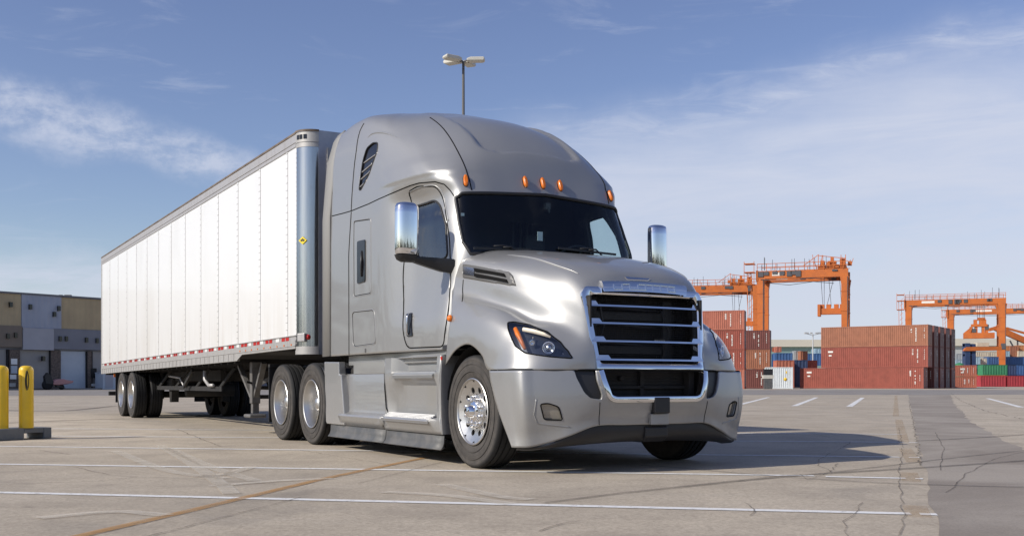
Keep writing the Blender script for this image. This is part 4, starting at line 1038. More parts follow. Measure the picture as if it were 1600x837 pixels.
# arch return: lip from the fender down to the skirt
mb = MB(); arc = [(-.575, 1.02), (-.60, .85), (-.605, .65), (-.595, .45), (-.57, .28)]
mb.grid([[(x, -1.222, z), (x+.028, -1.225, z), (x+.032, -1.19, z), (x+.01, -1.0, z)] for x, z in arc], True)
arc2 = [tuple(p) for p in []]
mb.mirror(); mb.build('arch_lip', MT['silver'], truck, sharp=40)
mb = MB()
for (x0, x1, yo, zo, yi, zi) in ((-1.66, -.74, -1.245, .838, -1.20, .878), (-1.87, -.76, -1.285, .402, -1.185, .462)):
    mb = MB(); dn_ = Vector((0, -(zi-zo), yi-yo)).normalized()
    mb.grid([[(x0-.02, yo, zo), (x1+.02, yo, zo)], [(x0-.02, yi, zi), (x1+.02, yi, zi)]], False)
    mb.grid([[(x0-.02, yo, zo-.03), (x1+.02, yo, zo-.03)], [(x0-.02, yo, zo), (x1+.02, yo, zo)]], False)
    nr = int(((Vector((0, yi, zi))-Vector((0, yo, zo))).length)/.024)
    for i, x in enumerate(np.arange(x0, x1, .026)):
        for k in range(nr+1):
            c = Vector((x+(k % 2)*.013, 0, 0))+Vector((0, yo, zo)).lerp(Vector((0, yi, zi)), (k+.3)/(nr+1))
            v = [c+Vector((.009, 0, 0)), c+dn_.cross(Vector((1, 0, 0)))*.008, c-Vector((.009, 0, 0)), c-dn_.cross(Vector((1, 0, 0)))*.008, c+dn_*.008]
            mb.add(v, [(0, 1, 4), (1, 2, 4), (2, 3, 4), (3, 0, 4)])
    mb.mirror(); mb.build('step_tread', MT['tread'], truck)
# body underside sill above the fairings, tank behind
mb = MB(); mb.box(-3.25, -.62, -1.12, -1.10, .96, 1.08); mb.mirror(); mb.build('cab_sill', MT['silver'], truck, bevel=.01)
mb = MB(); mb.prism([(-3.02, .86), (-3.02, 1.0), (-2.12, 1.0), (-2.07, .86)], 'y', -1.15, -1.10); mb.mirror(); mb.build('tank_cover', MT['silver'], truck, bevel=.008)
mb = MB(); mb.box(-3.3, -1.95, -1.09, -.5, .35, .95); mb.mirror(); mb.build('fuel_tank', MT['dark'], truck, bevel=.05)
# grey rubber skirt
mb = MB()
for x0, x1 in ((-3.62, -1.955), (-1.935, -.56)):
    mb.grid([[(x, -1.20, .29), (x, -1.205, .20), (x, -1.215, .165), (x, -1.24, .135), (x, -1.235, .128), (x, -1.19, .15)] for x in np.linspace(x0, x1, 6)], True)
mb.mirror(); o = mb.build('rubber_skirt', MT['grey_plastic'], truck, sharp=30); s = o.modifiers.new('t', 'SOLIDIFY'); s.thickness = .01
mb = MB(); p = onside(690, 560, -1.226); mb.box(p.x-.012, p.x+.02, -1.232, -1.226, p.z-.012, p.z+.02); mb.mirror(); mb.build('safety_decal', MT['red'], truck)
# upper fairing seam
mb = MB(); mb.tube([(-1.93, -1.226, .86), (-1.925, -1.226, .7), (-1.90, -1.22, .5), (-1.88, -1.19, .42), (-1.95, -1.23, .39), (-1.96, -1.228, .3)], .005, 6); mb.mirror(); mb.build('fairing_seam', MT['seam'], truck)

# ---------------------------------------------------------------- chassis
mb = MB()
for s in (-1, 1): mb.box(-6.1, .75, s*.42-.04, s*.42+.04, .72, 1.0)
for x in (-6.0, -5.5, -4.2, -3.3, -2.2, -1.0, .3): mb.box(x-.06, x+.06, -.42, .42, .76, .96)
mb.box(-5.3, -4.3, -.45, .45, 1.0, 1.16); mb.box(-4.0, -1.5, -.45, .45, .55, .75)
mb.build('chassis_frame', MT['dark'], truck, bevel=.01)
for x in (0, -4.22, -5.44):
    mb = MB(); mb.cyl((x, -.9, .5), (x, .9, .5), .07); mb.lathe([(.0, -.25), (.15, -.2), (.21, 0), (.15, .2), (0, .25)], 20, 'y', (x, 0, .5)) if x < -1 else mb.box(x-.06, x+.06, -.8, .8, .38, .48); mb.build('axle', MT['dark'], truck)
mb = MB(); mb.prism([(.6, .45), (.6, 1.5), (-.5, 1.7), (-.5, .5)], 'y', -.42, .42); mb.build('engine_block', MT['dark'], truck)
# wheel-arch liner
mb = MB()
for s in (-1, 1):
    G_ = []
    for k in range(15):
        a = R(-12)+R(204)*k/14; G_.append([(.0+.60*math.cos(a)*.98, s*1.16, .50+.60*math.sin(a)), (.60*math.cos(a)*.98, s*.6, .50+.60*math.sin(a))])
    mb.grid(G_, True)
    mb.box(-.62, .62, s*.60-.01, s*.60+.01, .35, 1.15)
mb.build('arch_liner', MT['dark'], truck)
mb = MB()
for s in (-1, 1):      # liners close off the front end behind the bumper and hood
    mb.box(.55, .60, min(s*1.12, s*.6), max(s*1.12, s*.6), .3, .95)
mb.build('splash_shield', MT['dark'], truck)

# ---------------------------------------------------------------- wheels
def tyre_profile(Rr, W, rim):
    """outer face at -W/2"""
    h = W/2; pr = [(rim-.012, -h*.80), (rim+.012, -h*.86), (rim+.05, -h*.98), ((rim+Rr)/2, -h*1.03), (Rr-.07, -h*.99), (Rr-.045, -h*.97), (Rr-.04, -h*.985), (Rr-.018, -h*.93), (Rr-.006, -h*.86)]
    for g_ in (-.5, -.17, .17, .5):
        c = h*g_*1.25; pr += [(Rr, c-.010-.0), (Rr-.014, c-.006), (Rr-.014, c+.006), (Rr, c+.010)]
    pr += [(r, -o) for r, o in pr[:9][::-1]]
    return pr
def make_tyre(parent, y, W=.28, Rr=.505, rim=.292):
    mb = MB(); mb.lathe(tyre_profile(Rr, W, rim), 72, 'y', (0, y, 0)); mb.lathe([(rim+.065, y-W/2*1.045), (rim+.069, y-W/2*1.055), (rim+.073, y-W/2*1.045)], 72, 'y'); mb.lathe([(rim+.13, y-W/2*1.03), (rim+.134, y-W/2*1.045), (rim+.138, y-W/2*1.03)], 72, 'y')
    return mb.build('tyre', MT['rubber'], parent, sharp=45, recalc=False)
def steer_wheel(s):
    w = bpy.data.objects.new('wheel', None); COL.objects.link(w); w.parent = truck; w.location = (0, s*1.06, .505)
    w.rotation_euler = (0, 0, 0 if s < 0 else math.pi)
    make_tyre(w, 0)
    # disc with ten hand holes: ring sectors around each hole
    mb = MB(); mb.lathe([(.300, -.135), (.292, -.140), (.283, -.132), (.280, -.12)], 60, 'y')
    n = 10; ho = .198; hr = .028; fo = -.088
    for k in range(n):
        a0 = 2*math.pi*(k-.5)/n; ac = 2*math.pi*k/n; ri, ro = .150, .281; outer = []; inner = []
        segs = 24
        for q in range(segs):
            th = 2*math.pi*q/segs; d = Vector((math.cos(th), math.sin(th)))
            # box in polar space from hole centre
            t = 10
            rr_, aa = ho, 0.0
            hw_a = math.pi/n; ux, uy = d.x, d.y/ho
            tx = (ro-ho)/ux if ux > 1e-6 else ((ri-ho)/ux if ux < -1e-6 else 1e9); ty = hw_a/abs(uy) if abs(uy) > 1e-6 else 1e9
            t = min(tx, ty); r_o, a_o = ho+ux*t, uy*t; outer.append((r_o, a_o)); inner.append((ho+ux*hr, uy*hr))
        def P3(r, a): return (r*math.cos(ac+a), fo-.035*((r-.15)/.13)**2 if r > .15 else fo, r*math.sin(ac+a))
        vs = [P3(*p) for p in outer]+[P3(*p) for p in inner]+[(P3(*p)[0], P3(*p)[1]+.02, P3(*p)[2]) for p in inner]
        mb.add(vs, [(i, (i+1) % segs, segs+(i+1) % segs, segs+i) for i in range(segs)]+[(segs+i, segs+(i+1) % segs, 2*segs+(i+1) % segs, 2*segs+i) for i in range(segs)], True)
    mb.lathe([(.151, -.088), (.146, -.10), (.10, -.105), (.0, -.105)], 40, 'y')
    rim = mb.build('rim', MT['alu'], w, merge=True, sharp=35)
    mb = MB(); mb.lathe([(.095, -.105), (.090, -.125), (.062, -.135), (.055, -.165), (.04, -.185), (0, -.192)], 32, 'y'); mb.build('hub_cap', MT['chrome'], w, sharp=35)
    for k in range(10):
        mb = MB(); a = 2*math.pi*(k+.5)/10; mb.lathe([(.019, -.10), (.019, -.108), (.0145, -.112), (.0145, -.14), (.010, -.15), (0, -.152)], 10, 'y', (.128*math.cos(a), 0, .128*math.sin(a)))
        mb.build('wheel_nut', MT['chrome'], w, sharp=40)
    mb = MB(); mb.lathe([(.28, -.10), (.24, .0), (.23, .1), (0, .1)], 30, 'y'); mb.build('brake_drum', MT['dark'], w)
    return w
steer_wheel(-1); steer_wheel(1)
def dual_proto(parent, hubmat='alu'):
    w = bpy.data.objects.new('wheel', None); COL.objects.link(w); w.parent = parent
    make_tyre(w, 0, .265); make_tyre(w, .33, .265)
    mb = MB(); mb.lathe([(.300, -.128), (.294, -.134), (.284, -.128), (.276, -.10), (.262, -.07), (.252, .0), (.245, .085), (.235, .10), (.20, .105), (.14, .11), (.12, .10)], 60, 'y'); rim_mb = mb
    for k in range(10):
        a = 2*math.pi*(k+.5)/10; mb.lathe([(.017, .10), (.016, .05), (.0, .045)], 8, 'y', (.145*math.cos(a), 0, .145*math.sin(a)))
        mb.lathe([(.024, .099), (0, .097)], 12, 'y', (.205*math.cos(a+.3), 0, .205*math.sin(a+.3)), mi=1)
    mb.build('rim', [MT['alu'], MT['dark']], w, sharp=40)
    mb = MB(); mb.lathe([(.12, .10), (.10, .06), (.085, -.04), (.075, -.055), (.05, -.07), (0, -.075)], 30, 'y'); mb.build('hub_cap', MT['alu'], w, sharp=40)
    mb = MB(); mb.lathe([(.22, .12), (.21, .4), (0, .4)], 30, 'y'); mb.build('brake_drum', MT['dark'], w)
    return w
dw = dual_proto(truck); first = True
for x in (-4.22, -5.44):
    for s in (-1, 1):
        w = dw if first else copy_tree(dw, truck); first = False
        w.location = (x, s*1.11, .505); w.rotation_euler = (0, R(17*x), 0) if s < 0 else (0, 0, math.pi)
# drive-axle quarter fender and mud flap
mb = MB(); G_ = []
for k in range(10):
    a = R(-18)+R(70)*k/9; G_.append([(-4.22+.56*math.cos(a), -1.22, .5+.56*math.sin(a)), (-4.22+.56*math.cos(a), -.62, .5+.56*math.sin(a))])
mb.grid(G_, True); mb.mirror(); o = mb.build('quarter_fender', MT['black'], truck); s = o.modifiers.new('t', 'SOLIDIFY'); s.thickness = .015
mb = MB(); mb.box(-6.06, -6.04, -1.22, -.62, .22, .98); mb.mirror(); mb.build('mud_flap', MT['black'], truck, bevel=.004)
mb = MB(); mb.box(-6.08, -6.0, -1.22, .0, .98, 1.02); mb.mirror(); mb.build('mud_flap_hanger', MT['dark'], truck)
mb = MB()
for k, y in enumerate((-.25, -.15, -.05)): mb.tube([(-3.6, y, 1.9), (-3.75, y-.05, 1.4), (-3.95, y, 1.2), (-4.15, y, 1.45), (-4.32, y, 1.8)], .012, 6)
mb.build('air_line', MT['black'], truck)
# ================================================================== box trailer
TX0, TX1 = -20.0, -4.60     # side panel rear and front
toff = -12.0
trl = thing('box_trailer', 'long white dry van trailer with riveted sides, coupled behind the silver truck', 'semi trailer', O + RX*toff, ANG)
def T(mb):
    mb.v = [(v[0]-toff, v[1], v[2]) for v in mb.v]; return mb
def whitewall(g, b, tc):
    x, y, z = g.sep(tc)
    n1 = g.noise(g.mapping(tc, (.5, 1, .35)), 1.3, 6, .6); n2 = g.noise(g.mapping(tc, (3, 1, .3)), 2.0, 6, .7)
    low = g.m('SUBTRACT', 1.0, g.ss(z, 1.2, 2.3))
    c = g.mix(g.m('MULTIPLY', g.ss(n1, .5, .75), .30), (.74, .74, .735, 1), (.60, .585, .55, 1))
    c = g.mix(g.m('MULTIPLY', g.m('MULTIPLY', low, g.ss(n2, .35, .7)), .45), c, (.55, .51, .45, 1))
    c = g.mix(g.m('MULTIPLY', g.ss(n2, .6, .8), .12), c, (.5, .52, .58, 1)); g.l.new(c, b.inputs['Base Color'])
    bp = g.node('ShaderNodeBump'); bp.inputs['Strength'].default_value = .4; bp.inputs['Distance'].default_value = .03
    g.l.new(g.noise(g.mapping(tc, (1, 1, .5)), 1.6, 3), bp.inputs['Height']); g.l.new(bp.outputs[0], b.inputs['Normal'])
MT['trailer_side'] = pmat('trailer_side', (.8, .8, .8), .35, coat=.2, extra=whitewall)
def streaked(base, dark, rough, metal):
    def f(g, b, tc):
        n = g.noise(g.mapping(tc, (14, 14, .6)), 1.0, 6, .7); n2 = g.noise(tc, 4, 6, .7)
        c = g.mix(g.m('MULTIPLY', g.ss(n, .45, .75), .35), base+(1,), dark+(1,))
        c = g.mix(g.m('MULTIPLY', g.ss(n2, .56, .85), .22), c, dark+(1,)); g.l.new(c, b.inputs['Base Color'])
        g.l.new(g.m('MULTIPLY_ADD', n2, .15, rough-.05), b.inputs['Roughness'])
    return f
MT['stainless'] = pmat('stainless_nose', (.6, .6, .62), .2, 1.0, extra=streaked((.50, .50, .49), (.30, .28, .26), .16, 1))
MT['rail'] = pmat('weathered_rail', (.5, .49, .47), .5, .35, extra=streaked((.42, .41, .395), (.22, .18, .15), .5, .4))
MT['rail_top'] = pmat('rusty_top_edge', (.2, .16, .13), .7, .2, noise=(3, .8, (.10, .07, .05, 1)))
MT['rail_light'] = pmat('pale_rail', (.42, .41, .41), .45, .3, extra=streaked((.42, .41, .41), (.25, .21, .18), .45, .2))
MT['under'] = pmat('underbody_grey', (.16, .155, .15), .6, .2, noise=(6, .6, (.07, .06, .05, 1)))
MT['nose'] = pmat('trailer_nose_wall', (.45, .46, .50), .35, .4, noise=(4, .5, (.3, .3, .33, 1)))
Wd = 1.30; ZT, ZB = 3.93, 1.05; RC = .21
def zb(x): return 1.03+(x-TX0)/(TX1-TX0)*.12          # the floor line rises slightly towards the fifth wheel
# side panels with plank-like joints
seams_x = [TX0+.06+1.145*k for k in range(14)]
seams_x[-1] = -4.98
mb = MB(); xs = [TX0]+seams_x+[TX1]
for a, b in zip(xs, xs[1:]):
    mb.add([(a, -Wd, zb(a)+.14), (b, -Wd, zb(b)+.14), (b, -Wd, 3.76), (a, -Wd, 3.76)], [(0, 1, 2, 3)])
    # joint lip standing 4 mm proud
    if b < TX1: mb.add([(b-.028, -Wd-.0045, zb(b)+.14), (b+.028, -Wd-.0045, zb(b)+.14), (b+.028, -Wd-.0045, 3.76), (b-.028, -Wd-.0045, 3.76), (b-.030, -Wd, zb(b)+.14), (b+.030, -Wd, zb(b)+.14), (b+.030, -Wd, 3.76), (b-.030, -Wd, 3.76)], [(0,1,2,3), (4,0,3,7), (1,5,6,2)])
for x in seams_x:
    step = .095 if x > -12 else .14
    for z in np.arange(zb(x)+.20, 3.74, step):
        for dx in ((-.022, .022) if x > -9 else (0,)):
            c = Vector((x+dx, -Wd-.0045, z)); r = .0075 if x > -9 else .009
            mb.add([c+Vector((r*math.cos(a), 0, r*math.sin(a))) for a in [math.pi/3*k for k in range(6)]]+[c+Vector((0, -.006, 0))], [(k, (k+1) % 6, 6) for k in range(6)], False, 1)
for x in seams_x: mb.box(x+.0305, x+.036, -Wd-.0015, -Wd+.002, zb(x)+.15, 3.75, mi=2)
mb.mirror(); T(mb).build('side_panel', [MT['trailer_side'], MT['under'], MT['under']], trl)
# rails
mb = MB(); mb.box(TX0, TX1, -Wd-.012, -Wd+.06, 3.74, 3.90); mb.box(TX0, TX1, -Wd-.02, -Wd-.012, 3.79, 3.80); mb.mirror(); T(mb).build('top_rail', MT['rail_light'], trl, bevel=.004)
mb = MB(); mb.box(TX0, TX1+.02, -Wd-.02, -Wd+.1, 3.90, 3.93); mb.mirror(); T(mb).build('top_rail_cap', MT['rail_top'], trl, bevel=.006)
mb = MB()
def rail_piece(a, b, dz0, dz1, y):
    mb.add([(a, y, zb(a)+dz0), (b, y, zb(b)+dz0), (b, y, zb(b)+dz1), (a, y, zb(a)+dz1), (a, y+.05, zb(a)+dz0), (b, y+.05, zb(b)+dz0), (b, y+.05, zb(b)+dz1), (a, y+.05, zb(a)+dz1)], [(0,1,2,3),(7,6,5,4),(0,4,5,1),(3,2,6,7),(1,5,6,2),(0,3,7,4)])
rail_piece(TX0, -7.35, -.04, .15, -Wd-.016); rail_piece(-7.35, TX1, .045, .15, -Wd-.016)
mb.add([(-7.35, -Wd-.016, zb(-7.35)-.04), (-7.35, -Wd-.016, zb(-7.35)+.045), (-7.05, -Wd-.016, zb(-7.05)+.045)], [(0, 1, 2)])
rail_piece(TX0, TX1, .075, .085, -Wd-.024); rail_piece(TX0, TX1, .205, .215, -Wd-.02)
x = TX0+.2
while x < TX1-.1:
    if x < -7.4: mb.box(x, x+.012, -Wd-.022, -Wd-.016, zb(x)-.03, zb(x)+.07)
    x += .30
mb.mirror(); T(mb).build('bottom_rail', MT['rail'], trl)
mb = MB(); mb.box(TX0, TX1, -Wd-.006, -Wd, 0, 0) if False else None
rail_piece(TX0, TX1, .15, .205, -Wd-.006); mb.mirror(); T(mb).build('tape_backing', MT['rail_light'], trl)
mb = MB(); x = TX1-.28; k = 0
tapes = []
while x > TX0+.3:
    for d in (0, .17):
        tapes.append((x-d-.14, x-d))
    x -= .62+(.12 if k % 3 == 0 else 0)+random.uniform(-.05, .05); k += 1
for a, b in tapes:
    mb = MB(); mb.add([(a, -Wd-.0085, zb(a)+.155), (b, -Wd-.0085, zb(b)+.155), (b, -Wd-.0085, zb(b)+.203), (a, -Wd-.0085, zb(a)+.203)], [(0, 1, 2, 3)]); T(mb).build('reflective_tape', MT['red'], trl)
mb = MB(); 
for a, b in tapes[::2]:
    mb = MB(); mb.add([(a-.42, -Wd-.0085, zb(a)+.155), (a-.27, -Wd-.0085, zb(a)+.155), (a-.27, -Wd-.0085, zb(a)+.203), (a-.42, -Wd-.0085, zb(a)+.203)], [(0, 1, 2, 3)]); T(mb).build('reflective_tape', MT['white'], trl)
mb = MB()
for k in range(9): 
    x = -4.75-.3*k; mb.box(x-.012, x+.012, -Wd-.024, -Wd-.016, zb(x)+.085, zb(x)+.108)
T(mb).build('rail_bolt', MT['amber'], trl)
# nose: rounded polished corners and a flat front wall
def corner_prof(r=RC, extra=0):
    pts = [(TX1, -Wd-extra)]
    for k in range(0, 13):
        a = math.pi/2*k/12; pts.append((TX1+.02+(r+extra)*math.sin(a), -Wd-extra+(r+extra)*(1-math.cos(a)) if extra == 0 else -(Wd-r)-(r+extra)*math.cos(a)))
    return pts
cp = corner_prof(); XN = cp[-1][0]
mb = MB(); mb.grid([[(x, y, z) for x, y in cp] for z in (1.22, 3.72)], True); x_, y_ = TX1+.005, -Wd-.004
for z in np.arange(1.26, 3.7, .06): mb.lathe([(.008, 0), (.004, -.006), (0, -.006)], 6, 'y', (x_, y_, z), mi=1)
for z in np.arange(1.26, 3.7, .055): mb.lathe([(0, .012), (.008, .004), (.008, 0)], 6, 'x', (XN+.002, -.98, z), mi=1)
mb.mirror(); T(mb).build('nose_corner', [MT['stainless'], MT['rail']], trl)
for z0, z1, e in ((3.72, 3.78, .006), (3.78, 3.91, .012), (1.17, 1.22, .008), (1.12, 1.17, .014)):
    mb = MB(); pe = corner_prof(extra=e); mb.grid([[(x, y, z) for x, y in pe] for z in (z0, z1)], True)
    mb.mirror(); T(mb).build('nose_band', MT['rail'], trl)
mb = MB(); pe = corner_prof(extra=.02); mb.grid([[(x, y, z) for x, y in pe] for z in (3.91, 3.935)], True); mb.mirror(); T(mb).build('nose_cap', MT['rail_top'], trl)
mb = MB(); mb.box(XN-.02, XN+.002, -(Wd-RC), Wd-RC, 1.12, 3.93); T(mb).build('front_wall', MT['nose'], trl)
mb = MB()
for y in (-.96, -.80, -.4, 0): mb.box(XN+.002, XN+.02, y-.02, y+.02, 1.25, 3.72)
mb.mirror(); T(mb).build('front_stiffener', MT['rail'], trl)
mb = MB()
for k, a in enumerate((.25, .5, .78)): 
    x, y = TX1+.02+(RC+.013)*math.sin(a), -(Wd-RC)-(RC+.013)*math.cos(a)
    t = Vector((math.cos(a), math.sin(a), 0)); n_ = Vector((math.sin(a), -math.cos(a), 0)); c = Vector((x, y, 3.845))
    v = [c+t*i*.022+Vector((0, 0, j*.028)) for i, j in ((-1, -1), (1, -1), (1, 1), (-1, 1))]; mb.add(v+[p+n_*.003 for p in v], [(4,5,6,7), (0,1,5,4), (1,2,6,5), (2,3,7,6), (3,0,4,7)])
T(mb).build('marker_slot', MT['gloss_black'], trl)
def onnose(a, z, e=.004): return Vector((TX1+.02+(RC+e)*math.sin(a), -(Wd-RC)-(RC+e)*math.cos(a), z))
mb = MB(); a = .62; c = onnose(a, 2.545, .006); t = Vector((math.cos(a), math.sin(a), 0)); 
pts = [c+t*(.062*math.cos(q))+Vector((0, 0, .05*math.sin(q))) for q in [math.pi/2*k for k in range(4)]]; n_ = Vector((math.sin(a), -math.cos(a), 0))
mb.add(pts+[p+n_*.006 for p in pts], [(4,5,6,7),(0,1,5,4),(1,2,6,5),(2,3,7,6),(3,0,4,7)]); pl = T(mb).build('placard', pmat('placard_yellow', (.8, .62, .02), .5), trl)
mb = MB(); c2 = c+n_*.007
for i, j, w, h in ((-.016, 0, .014, .012), (.016, 0, .014, .012), (0, .016, .01, .008)):
    v = [c2+t*(i+u*w)+Vector((0, 0, j+v_*h)) for u, v_ in ((-1, -1), (1, -1), (1, 1), (-1, 1))]; mb.add(v, [(0, 1, 2, 3)])
T(mb).build('placard_mark', MT['black'], pl)
mb = MB(); mb.box(-.055, .055, -.03, .02, -.055, .045); M = Matrix.Translation(onnose(.62, 1.335, .02)) @ Matrix.Rotation(.62, 4, 'Z'); mb.v = [tuple(M @ Vector(v)) for v in mb.v]
bx = T(mb).build('junction_box', MT['rail_light'], trl, bevel=.006)
mb = MB(); mb.lathe([(.0, .03), (.03, .02), (.035, 0)], 14, 'x'); M = Matrix.Translation(onnose(.95, 1.335, .005)) @ Matrix.Rotation(-.4, 4, 'Z'); mb.v = [tuple(M @ Vector(v)) for v in mb.v]; T(mb).build('marker_lamp', MT['red'], trl)
mb = MB(); p = onfront(503, 492, XN); mb.box(XN, XN+.05, -.92, -.86, p.z-.09, p.z+.07); mb.box(XN, XN+.04, -.93, -.85, p.z+.19, p.z+.27); T(mb).build('gladhand_box', MT['red'], trl, bevel=.01)
mb = MB(); mb.box(XN+.05, XN+.06, -.905, -.875, p.z-.06, p.z+.04); T(mb).build('marker_lamp', MT['white_lens'], trl)
# roof, rear doors, floor
mb = MB(); mb.box(TX0, TX1, -Wd+.06, Wd-.06, 3.90, 3.915); mb.add([(x, y, 3.915) for x, y in cp]+[(x, -y, 3.915) for x, y in reversed(cp)], [tuple(range(2*len(cp)))]); T(mb).build('roof', MT['rail_light'], trl)
mb = MB(); mb.box(TX0-.06, TX0, -Wd-.01, -Wd+.10, 1.0, 3.93); mb.mirror(); mb.box(TX0-.06, TX0, -Wd+.1, Wd-.1, 3.80, 3.93); mb.box(TX0-.06, TX0, -Wd+.1, Wd-.1, 1.0, 1.12); T(mb).build('rear_frame', MT['rail'], trl, bevel=.006)
mb = MB(); mb.box(TX0-.04, TX0-.005, -Wd+.1, -.01, 1.12, 3.8); mb.mirror(); 
for y in (-.9, -.35, .35, .9): mb.cyl((TX0-.06, y, 1.15), (TX0-.06, y, 3.78), .015, 8)
T(mb).build('rear_door', MT['white'], trl)
mb = MB(); mb.add([(TX0, -Wd+.05, zb(TX0)+.0), (TX1, -Wd+.05, zb(TX1)+.06), (TX1, Wd-.05, zb(TX1)+.06), (TX0, Wd-.05, zb(TX0))]+[(TX0, -Wd+.05, zb(TX0)+.08), (TX1, -Wd+.05, zb(TX1)+.1), (TX1, Wd-.05, zb(TX1)+.1), (TX0, Wd-.05, zb(TX0)+.08)], [(3,2,1,0), (4,5,6,7), (0,1,5,4), (2,3,7,6), (1,2,6,5), (3,0,4,7)])
x = TX0+.3
while x < -7.5: mb.box(x-.04, x+.04, -Wd+.05, Wd-.05, zb(x)-.07, zb(x)); x += .4
mb.box(TX1-.5, XN-.02, -Wd+.15, Wd-.15, 1.12, 1.17)
T(mb).build('floor', MT['dark'], trl)
# running gear
mb = MB()
for s in (-1, 1):
    mb.box(-19.6, -11.2, s*.52-.05, s*.52+.05, .80, 1.0); mb.box(-17.9, -15.0, s*.55-.06, s*.55+.06, .62, .82)
    mb.prism([(-15.35, .85), (-15.0, .85), (-15.1, .35), (-15.25, .35)], 'y', s*.55-.08, s*.55+.08); mb.prism([(-16.9, .8), (-16.5, .8), (-16.6, .4), (-16.8, .4)], 'y', s*.55-.08, s*.55+.08)
for x in (-16.0, -17.25): mb.cyl((x, -1.0, .5), (x, 1.0, .5), .065, 12)
for x in (-15.2, -16.7, -18.2): mb.box(x-.05, x+.05, -.55, .55, .7, .8)
mb.cyl((-14.3, -.5, .62), (-14.3, .5, .62), .14, 16)
T(mb).build('slider_frame', MT['dark'], trl, bevel=.008)
mb = MB()
for y0 in (-.95,):
    mb.box(-14.9, -9.6, y0-.012, y0+.012, .62, .70); 
    for x in (-14.8, -13.2, -11.5, -9.8): mb.bar((x, y0, .66), (x+.25, y0+.2, 1.02), .04)
mb.bar((-12.2, -1.0, .70), (-11.5, -1.0, 1.0), .05); mb.bar((-12.0, -1.05, .68), (-11.3, -1.05, .98), .04)
mb.mirror(); T(mb).build('side_guard', MT['dark'], trl)
mb = MB(); mb.tube([(-10.6, -1.0, .98), (-10.6, -1.0, .82), (-10.3, -1.0, .72), (-10.0, -1.0, .72)], .03, 8); T(mb).build('air_hose', MT['rail_light'], trl); mb = MB(); mb.tube([(-14.0, -.9, .9), (-13.0, -.9, .86), (-12.6, -.9, .66)], .02, 8); T(mb).build('air_hose', MT['rail_light'], trl)
mb = MB(); mb.box(-19.98, -19.85, -1.15, 1.15, .45, .55); mb.box(-19.95, -19.9, -.5, -.4, .55, 1.0); mb.box(-19.95, -19.9, .4, .5, .55, 1.0); T(mb).build('underride_guard', MT['dark'], trl, bevel=.008)
mb = MB(); mb.box(-18.3, -18.28, -1.25, -.6, .3, 1.0); mb.mirror(); T(mb).build('mud_flap', MT['black'], trl)
mb = MB(); p = onside(184, 587, -1.28); mb.box(-18.42, -18.38, -1.27, -1.23, .9, .98); T(mb).build('tail_marker', MT['amber'], trl)
first = True
for x in (-16.0, -17.25):
    for s in (-1, 1):
        if first: w = dual_proto(trl); first = False
        else: w = copy_tree(tw, trl)
        if s == -1 and x == -16.0: tw = w
        w.location = (x-toff, s*1.17, .505); w.rotation_euler = (0, R(11*x), 0) if s < 0 else (0, 0, math.pi)
# landing gear: two square legs with braces and sand shoes
for s in (-1, 1):
    mb = MB(); X_, Y_ = -7.55, s*.98
    mb.bar((X_, Y_, 1.08), (X_, Y_, .45), .13); mb.bar((X_, Y_, .45), (X_, Y_, .30), .10)
    lg = T(mb).build('landing_leg', MT['under'], trl, bevel=.008)
    mb = MB(); mb.bar((X_-.85, Y_, 1.03), (X_-.02, Y_, .46), .07, .05); mb.bar((X_+.40, Y_*.98, 1.06), (X_+.02, Y_, .52), .08, .05); mb.bar((X_, Y_, .7), (X_+.3, Y_*.5, 1.03), .05, .05); T(mb).build('landing_brace', MT['under'], lg)
    mb = MB(); mb.box(X_-.17, X_+.17, Y_-.13, Y_+.13, .235, .29); T(mb).build('landing_foot', MT['under'], lg, bevel=.02)
mb = MB(); mb.bar((-7.55, -.95, .55), (-7.55, .95, .55), .06); mb.bar((-7.55, -1.0, .75), (-7.4, -1.16, .78), .03); T(mb).build('landing_cross_shaft', MT['dark'], trl)
mb = MB(); mb.box(-5.9, -4.7, -.5, .5, 1.14, 1.17); T(mb).build('kingpin_plate', MT['dark'], trl)
# ================================================================== bollards on their steel kerb
MT['yellow'] = pmat('yellow_paint', (.80, .52, .015), .38, coat=.2, noise=(6, .35, (.55, .36, .03, 1)), bump=(25, .1, .003))
MT['kerb'] = pmat('kerb_grey', (.12, .135, .15), .6, noise=(4, .5, (.2, .2, .2, 1)), bump=(20, .3, .004))
KA, KB = gp(81, 684.5), gp(-90, 692.5)
d_ = (KB-KA).normalized(); nrm = Vector((-d_.y, d_.x, 0)); nrm = nrm if nrm.y > 0 else -nrm
kb = thing('low_barrier', 'grey low barrier beam lying on the ground under the yellow bollards', 'barrier', KA, math.atan2(d_.y, d_.x))
mb = MB(); Lk = (KB-KA).length; sgn = 1 if Matrix.Rotation(math.atan2(d_.y, d_.x), 3, 'Z') @ Vector((0, 1, 0)) @ nrm > 0 else -1 if False else (1 if (Matrix.Rotation(math.atan2(d_.y, d_.x), 3, 'Z') @ Vector((0, 1, 0))).dot(nrm) > 0 else -1)
w_ = .42*sgn
def ybox(x0, x1, y0, y1, z0, z1): mb.box(x0, x1, min(y0, y1), max(y0, y1), z0, z1)
ybox(0, .12, 0, w_, 0, .155); ybox(.12, .40, 0, w_, .085, .155); ybox(.40, Lk, 0, w_, 0, .155)
kb_body = mb.build('beam', MT['kerb'], kb, bevel=.012)
